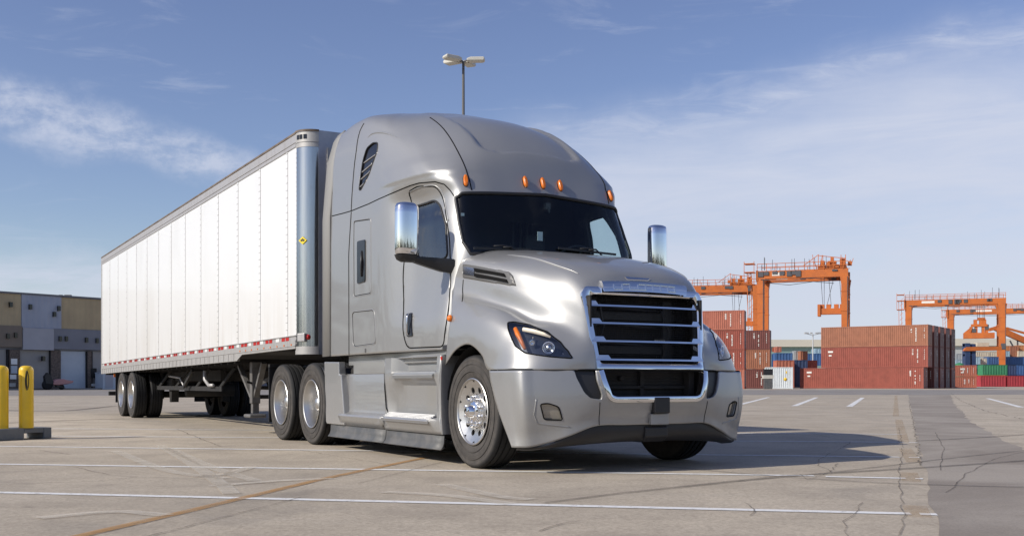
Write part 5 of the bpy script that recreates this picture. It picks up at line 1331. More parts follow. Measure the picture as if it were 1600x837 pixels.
def bollard(px, pyb, label, first=None):
    t = (pyb-HY); Y = (CH-.155)*FPX/t; p = at(px, pyb, Y)
    if first: b = copy_tree(first); b.location = p; b['label'] = label; return b
    b = thing('bollard', label, 'bollard', p, 0, 'yellow bollards')
    mb = MB(); mb.lathe([(0, .84), (.04, .838), (.07, .825), (.088, .80), (.093, .77), (.093, 0)], 32, 'z'); mb.build('post', MT['yellow'], b, sharp=60); return b
b1 = bollard(41, 668, 'yellow bollard nearest the trailer, with a black mark on its side')
mb = MB()
for k in range(3):
    a0 = .1*k; pts = [Vector((.0945*math.cos(q), .0945*math.sin(q), .64+.13*math.sin(u)*(1-.12*k))) for q, u in [(R(-60)+ .22*math.cos(v*2*math.pi/20)*(1-.15*k)+.05*k, v*2*math.pi/20) for v in range(20)]]
    mb.tube(pts, .004, 5, closed=True)
b2 = bollard(2, 669, 'plain yellow bollard cut by the left picture edge')if False else None
mkb = mb.build('scuff_mark', MT['black'], b1)
b2 = thing('bollard', 'yellow bollard cut off by the left edge, left of the other one', 'bollard', at(1.5, 669, (CH-.155)*FPX/71), 0, 'yellow bollards')
for ch in b1.children:
    if ch.name.startswith('post'): c = ch.copy(); COL.objects.link(c); c.parent = b2

# ================================================================== lamp posts
MT['pole'] = pmat('pole_steel', (.16, .155, .15), .5, .4); MT['lamp_body'] = pmat('lamp_body', (.55, .53, .47), .5, noise=(5, .3, (.4, .38, .33, 1)))
MT['lamp_lens'] = pmat('lamp_lens', (.6, .58, .5), .3); MT['steel_far'] = pmat('far_steel', (.42, .43, .44), .6)
lp_ = thing('lamp_post', 'tall car park lamp post with four flat lamp heads rising behind the truck roof', 'lamp post', (at(724, 598, 45).x, 45, 0), R(18))
H_ = at(724, 96, 45).z
mb = MB(); mb.cyl((0, 0, 0), (0, 0, H_), .10, 12, .055); mb.build('pole', MT['pole'], lp_)
for k, (dx, dy) in enumerate(((-1, -.25), (.95, -.35), (.75, .9), (-.8, .9))):
    mb = MB(); a = math.atan2(dy, dx); M = Matrix.Rotation(a, 4, 'Z')
    c = .52 if k != 2 else .5
    mb.prism([(c-.36, .0), (c+.34, .0), (c+.40, .07), (c+.36, .16), (c-.20, .16), (c-.36, .10)], 'y', -.2, .2)
    mb.v = [tuple(M @ Vector(v)+Vector((0, 0, H_-.02))) for v in mb.v]; hd_ = mb.build('lamp_head', MT['lamp_body'], lp_, bevel=.03)
    mb = MB(); mb.box(c-.28, c+.30, -.165, .165, -.012, -.0); mb.v = [tuple(M @ Vector(v)+Vector((0, 0, H_-.02))) for v in mb.v]; mb.build('lens', MT['lamp_lens'], hd_)
    mb = MB(); mb.bar((0, 0, H_-.02), M @ Vector((c-.3, 0, 0))+Vector((0, 0, H_+.06)), .05); mb.build('bracket', MT['pole'], lp_)
def small_lamp(px, pyt, Y, label, w=.7, seed=0):
    X_ = at(px, 600, Y).x; h = at(px, pyt, Y).z
    o = thing('lamp_post', label, 'lamp post', (X_, Y, 0))
    mb = MB(); mb.cyl((0, 0, 0), (0, 0, h), .16, 10, .1); mb.build('pole', MT['steel_far'], o)
    mb = MB()
    for s in (-1, 1): mb.box(s*w-.35, s*w+.35, -.3, .3, h-.05, h+.25); mb.bar((0, 0, h-.3), (s*w, 0, h), .1)
    for s in (-1, 1): mb.box(s*w*.4-.2, s*w*.4+.2, -.9, -.4, h-.05, h+.2)
    mb.build('lamp_head', MT['steel_far'], o)
small_lamp(1270, 521, 200, 'grey floodlight mast standing between the container stacks', 1.2)

# ================================================================== warehouse on the left
def corrug(name, c, c2, scale=3.2, amp=.5, r=.6):
    def f(g, b, tc):
        x, y, z = g.sep(tc); w = g.m('SINE', g.m('MULTIPLY', x, 2*math.pi*scale))
        n = g.noise(tc, .35, 5, .6); cc = g.mix(g.ss(n, .3, .7), tuple(c)+(1,), tuple(c2)+(1,))
        g.l.new(cc, b.inputs['Base Color'])
        bp = g.node('ShaderNodeBump'); bp.inputs['Strength'].default_value = amp; bp.inputs['Distance'].default_value = .05; g.l.new(w, bp.inputs['Height']); g.l.new(bp.outputs[0], b.inputs['Normal'])
    return pmat(name, c, r, extra=f)
MT['clad_tan'] = corrug('tan_cladding', (.54, .42, .24), (.44, .34, .2), 1.4)
MT['clad_brown'] = corrug('brown_cladding', (.25, .195, .145), (.2, .16, .125), .7, .2)
MT['clad_grey'] = corrug('grey_cladding', (.42, .45, .52), (.34, .37, .44), 1.4)
MT['clad_light'] = corrug('pale_grey_panel', (.44, .44, .47), (.38, .38, .41), .6, .15)
MT['clad_dark'] = corrug('dark_grey_panel', (.24, .245, .275), (.2, .205, .235), .7, .15)
MT['brick'] = pmat('brick_pier', (.2, .155, .125), .9, noise=(8, .8, (.06, .05, .045, 1)), bump=(14, .5, .02))
MT['door_grey'] = pmat('roller_door_grey', (.36, .34, .32), .6, noise=(1.2, .4, (.28, .27, .26, 1)))
MT['door_blue'] = pmat('roller_door_pale', (.52, .57, .62), .5, noise=(1.2, .4, (.42, .47, .53, 1)))
MT['fascia'] = pmat('parapet_cap', (.16, .16, .17), .6)
WA = at(0, 598, 118.0); WA.z = 0; WB = at(157, 598, 127.5); WB.z = 0
wd = (WB-WA); wL = wd.length; wd.normalize(); wh_n = Vector((wd.y, -wd.x, 0))
wang = math.atan2(wd.y, wd.x)
wh = thing('warehouse', 'tan and grey clad warehouse with roller doors left behind the trailer', 'warehouse', WA, wang)
def wu(px):
    k = (px-800)/FPX; # WA.x + u*wd.x = k*(WA.y+u*wd.y)
    return (k*WA.y-WA.x)/(wd.x-k*wd.y)
def wz(px, py):
    u = wu(px); Y = WA.y+u*wd.y; return CH+(HY-py)/FPX*Y
Htop = wz(0, 457.5); Hm = wz(0, 508); Hl = wz(0, 541.5)
def wbox(name, p0, p1, z0, z1, mat, out, par=wh, bevel=0):
    u0, u1 = (wu(p0) if p0 > -900 else -40), (wu(p1) if p1 < 900 else 60); mb = MB(); mb.box(u0, u1, -out, .0, z0, z1); return mb.build(name, mat, par, bevel=bevel)
mb = MB(); mb.box(-40, 60, .01, 30, 0, Htop-.1); mb.build('wall', MT['clad_dark'], wh)
wbox('upper_cladding', -999, 30.5, Hm, Htop, MT['clad_tan'], .35); wbox('upper_cladding', 31, 93, Hm-.15, Htop-.03, MT['clad_grey'], .42); wbox('upper_cladding', 93.5, 999, Hm-.1, Htop-.05, MT['clad_tan'], .35)
wbox('lower_panel', -999, 31.5, Hl, Hm-.01, MT['clad_brown'], .5); wbox('lower_panel', 32, 80, Hl-.25, Hm-.17, MT['clad_light'], .6); wbox('lower_panel', 80.3, 999, Hl-.1, Hm-.12, MT['clad_dark'], .5)
wbox('parapet', -999, 999, Htop-.03, Htop+.18, MT['fascia'], .5)
for a, b in ((-999, -40), (13, 29), (77, 93), (134, 141), (200, 215)): wbox('brick_pier', a, b, 0, Hl-.26, MT['brick'], .3)
for a, b, m in ((-25, 9, 'door_grey'), (31, 76, 'door_grey'), (93, 133, 'door_blue'), (142, 200, 'door_grey')):
    u0, u1 = wu(a), wu(b); mb = MB(); z = .15
    while z < Hl-.3: mb.box(u0, u1, -.06, .02, z, min(z+.42, Hl-.3)); mb.box(u0, u1, -.045, .02, z+.42, z+.45); z += .45
    mb.build('roller_door', MT[m], wh)
for a in (76, 133.3, 141.2, 9.2): wbox('door_jamb', a, a+1.3, 0, Hl-.26, MT['dark'], .32)
mb = MB()
for px, py in ((13, 476), (43.5, 479.5), (88, 482), (81, 491), (8.5, 525), (20.5, 523.5), (90, 529), (99.5, 529), (131, 531), (147.5, 532), (64, 560)):
    mb = MB(); u = wu(px); z = wz(px, py); mb.box(u-.16, u+.16, -.72, -.3, z-.28, z+.28); mb.build('wall_vent', MT['gloss_black'], wh)
mb = MB(); mb.box(-40, 60, -2.5, -.7, 0, .16); mb.build('kerb', MT['lane'], wh)
for px, py0, py1, m in ((19.5, 560, 569, 'white'), (19.5, 571, 583, 'door_blue'), (18, 585, 592, 'white'), (17, 598, 604, 'alu_dull'), (144, 575, 590, 'dark'), (145, 599, 603, 'white')):
    u = wu(px); mb = MB(); mb.box(u-.35, u+.35, -.4, -.3, wz(px, py1), wz(px, py0)); mb.build('wall_sign', MT[m], wh)
mb = MB(); u = wu(153); mb.box(u-.9, u+1.8, -2.6, -.9, .0, wz(153, 583)); cab_ = None
ut = thing('utility_cabinet', 'pale blue-grey metal cabinet against the warehouse wall beside the trailer', 'cabinet', WA, wang); mb.box(u-.95, u+1.85, -2.65, -.85, wz(153, 583), wz(153, 583)+.1); mb.build('housing', MT['door_blue'], ut, bevel=.05)
mb = MB(); mb.box(u-.6, u+.4, -2.63, -2.6, .2, 1.8); mb.build('cabinet_door', MT['clad_light'], ut)
small = thing('lamp_post', 'small twin lamp post standing behind the warehouse roof', 'lamp post', at(102, 598, 160)*1.0, 0); small.location.z = 0
h = at(102, 463, 160).z; mb = MB(); mb.cyl((0, 0, 0), (0, 0, h), .14, 8); mb.build('pole', MT['pole'], small)
for s in (-1, .3, 1): mb = MB(); mb.box(s*.65-.22, s*.65+.22, -.3, .3, h-.05, h+.25); mb.bar((0, 0, h), (s*.6, 0, h+.05), .07); mb.build('lamp_head', MT['pole'], small)
# small pink and black vehicle parked by the doors
pk0 = WA+wd*wu(59)+wh_n*3.5
pv = thing('parked_trike', 'small pink and black machine parked in front of the warehouse door', 'vehicle', pk0, wang)
MT['pink'] = pmat('pink_paint', (.55, .27, .25), .5); 
mb = MB(); mb.prism([(-.3, 1.0), (-.2, 1.75), (.5, 2.05), (1.6, 2.1), (2.6, 1.85), (3.6, 1.75), (3.4, 1.35), (2.4, 1.1), (.5, .9)], 'y', -.6, .6); mb.build('body', MT['pink'], pv, bevel=.15)
mb = MB(); mb.lathe([(0, -.3), (.75, -.3), (.95, -.2), (.95, .2), (.75, .3), (0, .3)], 20, 'y', (-1.2, 0, .95)); mb.build('wheel', MT['rubber'], pv)
mb = MB(); mb.lathe([(0, -.2), (.45, -.2), (.55, 0), (.45, .2), (0, .2)], 20, 'y', (1.5, 0, .55)); mb.build('wheel', MT['rubber'], pv)
mb = MB(); mb.prism([(-1.7, 1.2), (-1.8, 2.6), (-1.3, 3.3), (-.7, 2.7), (-.2, 1.5), (.1, 1.0)], 'y', -.4, .4); mb.prism([(.3, .9), (.9, .9), (1.9, .4), (2.2, .3), (.5, .5)], 'y', -.3, .3); mb.build('seat_and_frame', MT['black'], pv, bevel=.1)

pv.scale = (.62, .62, .58)
# ================================================================== shipping containers
def cont_mat(name, c, c2=None):
    c2 = c2 or tuple(v*.72 for v in c)
    def f(g, b, tc):
        n = g.noise(tc, 1.1, 6, .65); n2 = g.noise(g.mapping(tc, (2.5, 2.5, .4)), 1.5, 6, .7)
        cc = g.mix(g.m('MULTIPLY', g.ss(n, .4, .7), .7), tuple(c)+(1,), tuple(c2)+(1,)); cc = g.mix(g.m('MULTIPLY', g.ss(n2, .55, .8), .5), cc, tuple(min(1, v*1.5+.03) for v in c)+(1,))
        g.l.new(cc, b.inputs['Base Color'])
    return pmat(name, c, .6, extra=f)
CM = {'red': cont_mat('oxide_red', (.30, .075, .05)), 'rust': cont_mat('rust_brown', (.34, .135, .075)), 'dark': cont_mat('dark_maroon', (.17, .055, .045)), 'salmon': cont_mat('salmon', (.42, .14, .09)),
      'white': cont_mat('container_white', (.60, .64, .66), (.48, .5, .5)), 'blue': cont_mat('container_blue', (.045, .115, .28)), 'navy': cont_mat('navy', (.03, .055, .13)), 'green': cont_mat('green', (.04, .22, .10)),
      'crimson': cont_mat('crimson', (.36, .035, .045)), 'grey': cont_mat('container_grey', (.33, .36, .38)), 'cream': cont_mat('cream', (.6, .52, .4)), 'orange': cont_mat('container_orange', (.48, .2, .08)), 'teal': cont_mat('pale_blue', (.3, .42, .5))}
MT['mark'] = pmat('white_marking', (.75, .73, .68), .7)
def cont_meshes(L, W, Hh, near=True):
    """origin at the front right bottom corner; length towards -x, width towards +y (away); end with doors at x=0"""
    body = MB(); p = .30 if near else .6; d = .045
    def corr(n_len, put):
        G_ = []; x = .12; k = 0; xs = []
        while x < n_len-.12:
            xs += [(x, 0), (x+p*.3, 0), (x+p*.45, d), (x+p*.75, d)]; x += p*.9
        xs.append((n_len-.12, 0)); return xs
    xs = corr(L, None)
    body.grid([[(-x, dd+.01, z) for x, dd in xs] for z in (.14, Hh-.12)], False)
    body.grid([[(-x, W-dd-.01, z) for x, dd in xs] for z in (.14, Hh-.12)], False)
    ys = corr(W, None); body.grid([[(-L+dd+.01, y, z) for y, dd in ys] for z in (.14, Hh-.12)], False)
    body.box(-L+.02, -.02, .02, W-.02, Hh-.10, Hh-.05); body.box(-L+.02, -.02, .02, W-.02, .08, .14)
    fr = MB()
    for x in (-L, -.12):
        for y in (0, W-.12): fr.box(x, x+.12, y, y+.12, 0, Hh)
    for y in (0, W-.08):
        fr.box(-L+.12, -.12, y, y+.08, .02, .16); fr.box(-L+.12, -.12, y, y+.08, Hh-.12, Hh-.02)
    for x in (-L, -.08): fr.box(x, x+.08, .12, W-.12, .02, .16); fr.box(x, x+.08, .12, W-.12, Hh-.14, Hh-.02)
    dr = MB(); dr.box(-.05, -.03, .12, W/2-.01, .16, Hh-.14); dr.box(-.05, -.03, W/2+.01, W-.12, .16, Hh-.14)
    rod = MB()
    for y in (.35, .85, W-.85, W-.35): rod.bar((-.01, y, .18), (-.01, y, Hh-.16), .045); rod.box(-.03, .0, y-.02, y+.18, 1.1, 1.16)
    return body, fr, dr, rod
cache = {}
def container(px, py, ref, locn, rz, L, W, Hh, colr, label, group, marks=0, lod=0, cat='shipping container'):
    o = thing('shipping_container', label, cat, locn, rz, group)
    key = (L, W, Hh, lod)
    if key not in cache:
        b, f, d, r = cont_meshes(L, W, Hh, lod == 0); cache[key] = [b.mesh('container_body', recalc=False), f.mesh('container_frame'), d.mesh('container_door'), r.mesh('lock_rod')]
    for nm, me in zip(('corrugated_body', 'frame', 'door', 'lock_rod'), cache[key]):
        if lod and nm == 'lock_rod': continue
        me2 = me.copy(); me2.materials.clear(); me2.materials.append(CM[colr] if nm != 'lock_rod' else MT['rail']); c = bpy.data.objects.new(nm, me2); COL.objects.link(c); c.parent = o
    if marks:
        mb = MB(); rr = random.Random(int(marks*100)+len(label))
        # worn vertical lettering block near the door end of the long side, small blocks at the other end
        for x0, n, w, s in ((-.9-.2*marks, 9, .16, .21), (-1.5-.2*marks, 6, .22, .13), (-.45, 5, .06, .3)):
            z = Hh-.45
            for k in range(n):
                if rr.random() < .85: mb.box(x0-w*rr.uniform(.6, 1), x0, -.008, .0, z-s*.7, z)
                z -= s
                if z < .6: break
        if rr.random() < .7: mb.box(-L+1.0, -L+1.7, -.008, 0, Hh-.75, Hh-.5); mb.box(-L+1.1, -L+1.5, -.008, 0, Hh-1.25, Hh-1.05)
        mb.build('stencil_marking', MT['mark'], o)
        mb = MB()
        for k in range(4): z = Hh-.5-.22*k; mb.box(-.028, -.022, W*.62, W*.62+rr.uniform(.2, .55), z-.12, z)
        mb.build('door_marking', MT['mark'], o)
    return o
MT['mark_worn'] = MT['mark']
def solve_len(loc_, rz, px0):
    """container length so that its far end shows at column px0"""
    k = (px0-800)/FPX; c, s = math.cos(rz), math.sin(rz)
    # point = loc - L*(c, s)
    return (loc_.x-k*loc_.y)/(c-k*s)
# main red stack, three high, five deep
RZ = R(-34.3); Hc = 2.9
base = at(1450, 598, 144.0); base.z = 0
Lm = round(solve_len(base, RZ, 1283), 2); print('stack length', Lm)
dirn = Vector((-math.sin(RZ), math.cos(RZ), 0))
tone = [['red', 'red', 'rust'], ['dark', 'dark', 'dark'], ['red', 'dark', 'dark'], ['dark', 'dark', 'dark'], ['red', 'dark', 'dark']]
rows_w = ['first', 'second', 'third', 'fourth', 'rearmost']; lev_w = ['bottom', 'middle', 'top']
for col_ in range(5):
    for lev in range(3):
        P = base + dirn*(3.6*col_); P.z = lev*(Hc+.01)
        if col_ == 0 and lev == 0:
            P = at(1443, 598, 143.6); P.z = 0; L0 = round(solve_len(P, RZ, 1250), 2)
            container(0, 0, 0, P, RZ, L0, 2.44, Hc, 'red', 'longest oxide red container, on the ground at the front of the big stack', 'red container stack', .6); continue
        lab = {(0, 1): 'brick red container in the middle of the front row of the big stack', (0, 2): 'orange-brown container on top of the front row of the big stack'}.get((col_, lev), '%s container in the %s row of the big red stack, dark door end showing' % (lev_w[lev], rows_w[col_]))
        container(0, 0, 0, P, RZ, Lm, 2.44, Hc, tone[col_][lev], lab, 'red container stack', 1+lev if (col_ == 0 or lev != 1) else 2, lod=0 if col_ == 0 else 0)
# left stack, four high, beside the truck
b2_ = at(1163, 598, 138); b2_.z = 0; rz2 = R(-18)
hs = (HY-484)/FPX*138+CH; hh = round(hs/4-.01, 2)
L2 = round(solve_len(b2_, R(-18), 1085), 2); print('left stack', hh, L2)
for lev, (cc, lab) in enumerate((('salmon', 'bottom red container of the tall stack just right of the truck'), ('red', 'second container up in the tall stack just right of the truck'), ('red', 'third container up in the tall stack just right of the truck'), ('salmon', 'topmost faded red container of the tall stack just right of the truck'))):
    P = b2_.copy(); P.z = lev*(hh+.01); container(0, 0, 0, P, rz2, 9.0, 2.44, hh, cc, lab, 'tall stack by the truck', lev+1)
b3 = at(1203, 598, 150); b3.z = 0; h3_ = round(((HY-515)/FPX*150+CH)/3-.01, 2)
for lev, (cc, lab) in enumerate((('dark', 'dark maroon container at the bottom behind the tall stack, left of the white container'), ('rust', 'brown-red container in the middle behind the tall stack'), ('dark', 'dark maroon container on top behind the tall stack'))):
    P = b3.copy(); P.z = lev*(h3_+.01); container(0, 0, 0, P, rz2, 6.1, 2.44, h3_, cc, lab, 'stack behind the tall stack', lev+1)
b4 = at(1239, 598, 137); b4.z = 0; h4 = round((HY-573)/FPX*137+CH, 2)
wc = container(0, 0, 0, b4, R(-14), round(solve_len(b4, R(-14), 1195.5), 2), 2.44, h4, 'white', 'white container on the ground left of the big red stack', None)
mb = MB(); mb.lathe([(0, -.01), (.22, -.01), (.22, 0)], 8, 'y', (-.95, 0, 1.25)); mb.box(-.9, -.75, -.01, 0, 2.0, 2.3); mb.build('hazard_label', pmat('label_yellow', (.8, .5, .03), .5), wc)
eb = thing('electrical_box', 'small dark service box standing in front of the white container', 'service box', at(1200.5, 598, 133)*1.0); eb.location.z = 0
mb = MB(); mb.box(-.55, .45, -.3, .3, 0, 1.3); mb.build('cabinet', MT['grey_plastic'], eb); mb = MB(); mb.box(-.7, .6, -.35, .35, 1.3, 1.75); mb.build('hood', MT['lamp_body'], eb); mb = MB(); mb.box(-.6, .5, -.3, .3, 1.75, 2.5); mb.build('upper_box', MT['black'], eb)
# pinkish pair right of the stack
b5 = at(1526, 598, 168); b5.z = 0; h5 = round(((HY-570)/FPX*168+CH)/2-.01, 2); L5 = round(solve_len(b5, R(-10), 1490), 2)
for lev, lab in enumerate(('lower faded pinkish red container right of the big stack', 'upper faded pinkish red container right of the big stack')):
    P = b5.copy(); P.z = lev*(h5+.01); container(0, 0, 0, P, R(-10), L5, 2.44, h5, 'salmon', lab, 'pinkish container pair', lev+1)
# rows further back
def farc(px0, px1, pyt, pyb, Y, colr, label, group='far container rows'):
    x0, x1 = at(px0, 598, Y).x, at(px1, 598, Y).x; z0, z1 = max(0, at(0, pyb, Y).z), at(0, pyt, Y).z
    if pyb >= 603: z0 = 0
    o = thing('shipping_container', label, 'shipping container', (x1, Y, z0), 0, group)
    b, f, d, r = cont_meshes(round(x1-x0, 2), 2.44, round(z1-z0, 2), False); mbx = MB(); 
    for q, nm in ((b, 'corrugated_body'), (f, 'frame'), (d, 'door')): q.build(nm, CM[colr], o, recalc=(nm != 'corrugated_body'))
F = [(1213, 1244, 551, 573.5, 190, 'blue', 'blue container behind the white one, above the pale red one'), (1214, 1221, 541, 550, 192, 'salmon', 'small visible end of a red container above the blue container'),
 (1214, 1241, 562.5, 606, 170, 'salmon', 'pale red container just behind the white container'), (1243, 1250, 547.5, 562, 188, 'grey', 'narrow grey container beside the blue container'), (1251, 1262, 548, 563, 186, 'rust', 'brown container end next to the narrow grey container'),
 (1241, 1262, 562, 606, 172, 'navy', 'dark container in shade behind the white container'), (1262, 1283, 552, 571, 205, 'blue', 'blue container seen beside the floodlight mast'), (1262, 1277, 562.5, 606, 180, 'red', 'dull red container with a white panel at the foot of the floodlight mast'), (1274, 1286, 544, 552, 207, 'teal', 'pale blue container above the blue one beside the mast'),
 (1533, 1572, 586.5, 606, 215, 'crimson', 'crimson container on the ground left of the right crane leg'), (1574, 1625, 586.5, 606, 215, 'crimson', 'crimson container on the ground right of the right crane leg'),
 (1536, 1574, 569.5, 586, 218, 'green', 'green container lying on the crimson one'), (1575, 1588, 570, 586, 218, 'navy', 'dark blue container next to the green one'), (1589, 1625, 570, 586, 218, 'blue', 'blue container above the right crimson one'),
 (1545, 1566, 557, 569, 240, 'blue', 'blue container in the third row up, left of the crane leg'), (1571, 1625, 557, 569, 240, 'blue', 'long blue container in the third row up, right of the crane leg'), (1523, 1532, 557, 569, 240, 'teal', 'pale blue container in the far third row'), (1533, 1545, 559, 569, 241, 'cream', 'beige container in the far third row'),
 (1523, 1545, 549, 557, 260, 'cream', 'cream container in the top far row'), (1546, 1562, 549, 557, 260, 'cream', 'cream container left of the crane leg in the top far row'), (1571, 1578, 548, 557, 260, 'teal', 'light blue container end right of the crane leg'), (1579, 1592, 540, 557, 262, 'rust', 'tall brown container stack end in the top far row'), (1592, 1625, 548, 557, 261, 'cream', 'cream container at the right edge in the top far row'), (1571, 1579, 540, 548, 263, 'orange', 'orange container on the top far row'), (1592, 1625, 539, 548, 263, 'orange', 'orange container at the right edge, highest of the far rows'),
 (1494, 1512, 562, 575, 245, 'teal', 'pale container partly hidden behind the reach stacker'), (1494, 1508, 552, 562, 246, 'grey', 'grey container partly hidden behind the reach stacker'), (1494, 1640, 569, 606, 250, 'navy', 'long dark row of containers low behind the crimson ones'),
 (1530, 1552, 586.5, 606, 230, 'red', 'dark red container behind the crimson one')]
for q in F: farc(*q)
gs = thing('green_tank', 'small green dome-topped tank behind the pinkish containers', 'tank', at(1499, 598, 200)*1.0); gs.location.z = 0
mb = MB(); zt_ = at(0, 566, 200).z; mb.lathe([(0, zt_), (.7, zt_-.25), (1.0, zt_-.8), (1.0, 0)], 16, 'z'); mb.build('tank_body', CM['green'], gs)
# ================================================================== far shed
def far_building(name, px0, px1, pyt, Y, bands, label):
    x0, x1 = at(px0, 598, Y).x, at(px1, 598, Y).x
    o = thing(name, label, 'building', (x0, Y, 0))
    for nm, py0, py1, m in bands:
        mb = MB(); z0 = max(0, at(0, py1, Y).z); z1 = at(0, py0, Y).z; mb.box(0, x1-x0, 0 if nm != 'roof' else -1.0, 30, z0, z1); mb.build(nm, m, o)
MT['shed_cream'] = pmat('shed_cream', (.62, .58, .49), .7, noise=(.05, .3, (.5, .48, .42, 1))); MT['shed_green'] = corrug('shed_green', (.25, .36, .33), (.22, .33, .31), .25, .3)
far_building('warehouse', 1150, 1330, 530, 330, (('roof', 530.5, 541.5, MT['shed_cream']), ('wall', 541.5, 606, MT['shed_green'])), 'long far shed with a cream roof band and pale green wall')
far_building('warehouse', 1480, 1660, 528, 400, (('roof', 529, 540, MT['shed_cream']), ('wall', 540, 606, pmat('shed_pale', (.45, .47, .46), .7))), 'pale far shed behind the right cranes')

# ================================================================== gantry cranes
MT['crane'] = pmat('crane_orange', (.56, .145, .022), .55, noise=(.8, .6, (.38, .105, .03, 1))); MT['cable'] = pmat('crane_cable', (.08, .08, .09), .6)
def rtg(label, Y, pxl, pxr, pyt, legw, depth=9.0, trolley=None, rope_to=None, rail=True, gh=1.7, hidden_left=False, rz=0.0, spread=None):
    """rubber-tyred gantry: four legs, two girders, trolley, hoist ropes and spreader"""
    xl = at(pxl, 598, Y).x; zt = at(0, pyt, Y).z
    def along(px): k = (px-800)/FPX; return (k*Y-xl)/(math.cos(rz)-k*math.sin(rz))
    Wc = along(pxr)
    o = thing('gantry_crane', label, 'gantry crane', (xl, Y, 0), rz, 'orange yard cranes')
    mbt = MB()
    for y in (0, depth):
        mb = MB(); mb.box(-legw*.5, Wc+legw*.5, y-.6, y+.6, zt-gh, zt); mb.box(-legw*.7, -legw*.7+.3, y-.7, y+.7, zt-gh-.3, zt+.1)
        g_ = mb.build('girder', MT['crane'], o)
        mb = MB()
        for x in np.arange(-legw*.5, Wc+legw*.5, 1.5): mb.bar((x, y-.7, zt), (x, y-.7, zt+1.15), .09)
        for z in (.6, 1.15): mb.bar((-legw*.5, y-.7, zt+z), (Wc+legw*.5, y-.7, zt+z), .09)
        mb.build('railing', MT['crane'], g_)
        mb = MB(); rq = random.Random(int(pxr)+int(y)); 
        for k in range(9): xx = rq.uniform(0, Wc); mb.bar((xx, y-.72, zt+.1), (xx, y-.72, zt+rq.uniform(.8, 2.6)), .07)
        for k in range(8): xx = rq.uniform(0, Wc); mb.box(xx-.4, xx+.4, y-.75, y-.6, zt-gh*rq.uniform(.3, 1), zt-gh*.1)
        mb.tube([(0, y-.7, zt-gh-.05), (Wc*.3, y-.7, zt-gh-.55), (Wc*.6, y-.7, zt-gh-.1), (Wc*.85, y-.7, zt-gh-.5)], .05, 5); mb.build('cabling', MT['cable'], g_)
        mb = MB(); mb.box(Wc*.14, Wc*.28, y-.62, y-.6, zt-gh*.65, zt-gh*.25); mb.build('name_panel', MT['mark'], g_)
        for x in (0, Wc):
            mb = MB(); w = legw
            # tapering box leg with a flared head
            v = []
            for z, s in ((1.4, .8), (zt*.45, .95), (zt-gh-1.2, 1.0), (zt-gh, 1.35)): v += [(x-w/2*s, y-.6, z), (x+w/2*s, y-.6, z), (x+w/2*s, y+.6, z), (x-w/2*s, y+.6, z)]
            fs = []
            for q in range(3):
                for r_ in range(4): fs.append((q*4+r_, q*4+(r_+1) % 4, q*4+4+(r_+1) % 4, q*4+4+r_))
            fs.append((3, 2, 1, 0)); mb.add(v, fs)
            for z in np.arange(3, zt-gh-1, 3.1): mb.box(x-w/2-.05, x+w/2+.05, y-.65, y+.65, z, z+.12)
            mb.build('leg', MT['crane'], o)
            if y == 0:
                mb = MB(); mb.box(x-w*.2, x+w*.45, -.75, -.6, zt*.42, zt*.42+1.3); mb.bar((x+w*.42, -.72, 2), (x+w*.42, -.72, zt-gh), .09); mb.box(x-w*.5, x-w*.1, -.68, -.6, 3.5, 4.6); mb.build('control_box', MT['cable'], o)
            mb = MB(); mb.box(x-.9, x+.9, y-1.9, y+1.9, .9, 1.9); bg_ = mb.build('bogie', MT['crane'], o)
            for dy in (-1.1, 1.1):
                mb = MB(); mb.lathe([(0, -.3), (.5, -.3), (.7, -.15), (.7, .15), (.5, .3), (0, .3)], 16, 'x', (x, y+dy, .72)); mb.build('wheel', MT['rubber'], bg_)
    for x in (0, Wc):
        mb = MB(); mb.box(x-legw*.35, x+legw*.35, .6, depth-.6, 1.5, 2.4); mb.box(x-legw*.3, x+legw*.3, .6, depth-.6, zt-gh, zt-gh+.8); mb.bar((x, .5, 4), (x, depth-.5, 8), .35); mb.build('cross_beam', MT['crane'], o)
    # access ladder tower
    mb = MB(); 
    for dx in (-1.9, -1.3): mb.bar((dx, -.3, 1.5), (dx-.3, -.3, zt), .1)
    for z in np.arange(2, zt, 1.1): mb.bar((-1.95, -.3, z), (-1.3, -.3, z+.6), .07)
    for z in (zt-2.2, zt-.2, zt+1.2): mb.box(-2.6, -1.0, -1, 1, z, z+.12)
    for dx in (-2.6, -1.0):
        mb.bar((dx, -1, zt-2.2), (dx, -1, zt+1.6), .09)
    mb.build('access_ladder', MT['crane'], o)
    if trolley is not None:
        x = along(trolley)
        mb = MB(); mb.box(x-2.2, x+2.2, -.4, depth+.4, zt+.1, zt+.5); mb.box(x-.7, x+.6, .8, 2.4, zt+.5, zt+1.4); mb.box(x-.3, x+.2, 1, 2.0, zt+1.4, zt+2.0)
        for dx in (-2.1, -1.4, 1.4, 2.1): mb.bar((x+dx, -.3, zt+.4), (x+dx, -.3, zt+2.2), .1)
        mb.bar((x-2.1, -.3, zt+2.2), (x+2.1, -.3, zt+1.6), .1); mb.bar((x-4.5, -.3, zt+.6), (x-2, -.3, zt+2.4), .1); mb.box(x-1.8, x-1.2, 0, 2, zt+.5, zt+1.4); mb.box(x+1.2, x+2.0, 0, 2, zt+.5, zt+1.6)
        rq = random.Random(int(pxl))
        for k in range(16):
            xx = x+rq.uniform(-3.6, 3.0); yy = rq.uniform(-.6, 2.5); zz0 = zt+rq.uniform(.2, .9)
            if k % 3: mb.bar((xx, yy, zz0), (xx+rq.uniform(-.3, .3), yy, zz0+rq.uniform(.6, 1.7)), .08)
            else: mb.box(xx-.3, xx+.3, yy, yy+.6, zz0-.2, zz0+rq.uniform(.2, .7))
        tr = mb.build('trolley', MT['crane'], o)
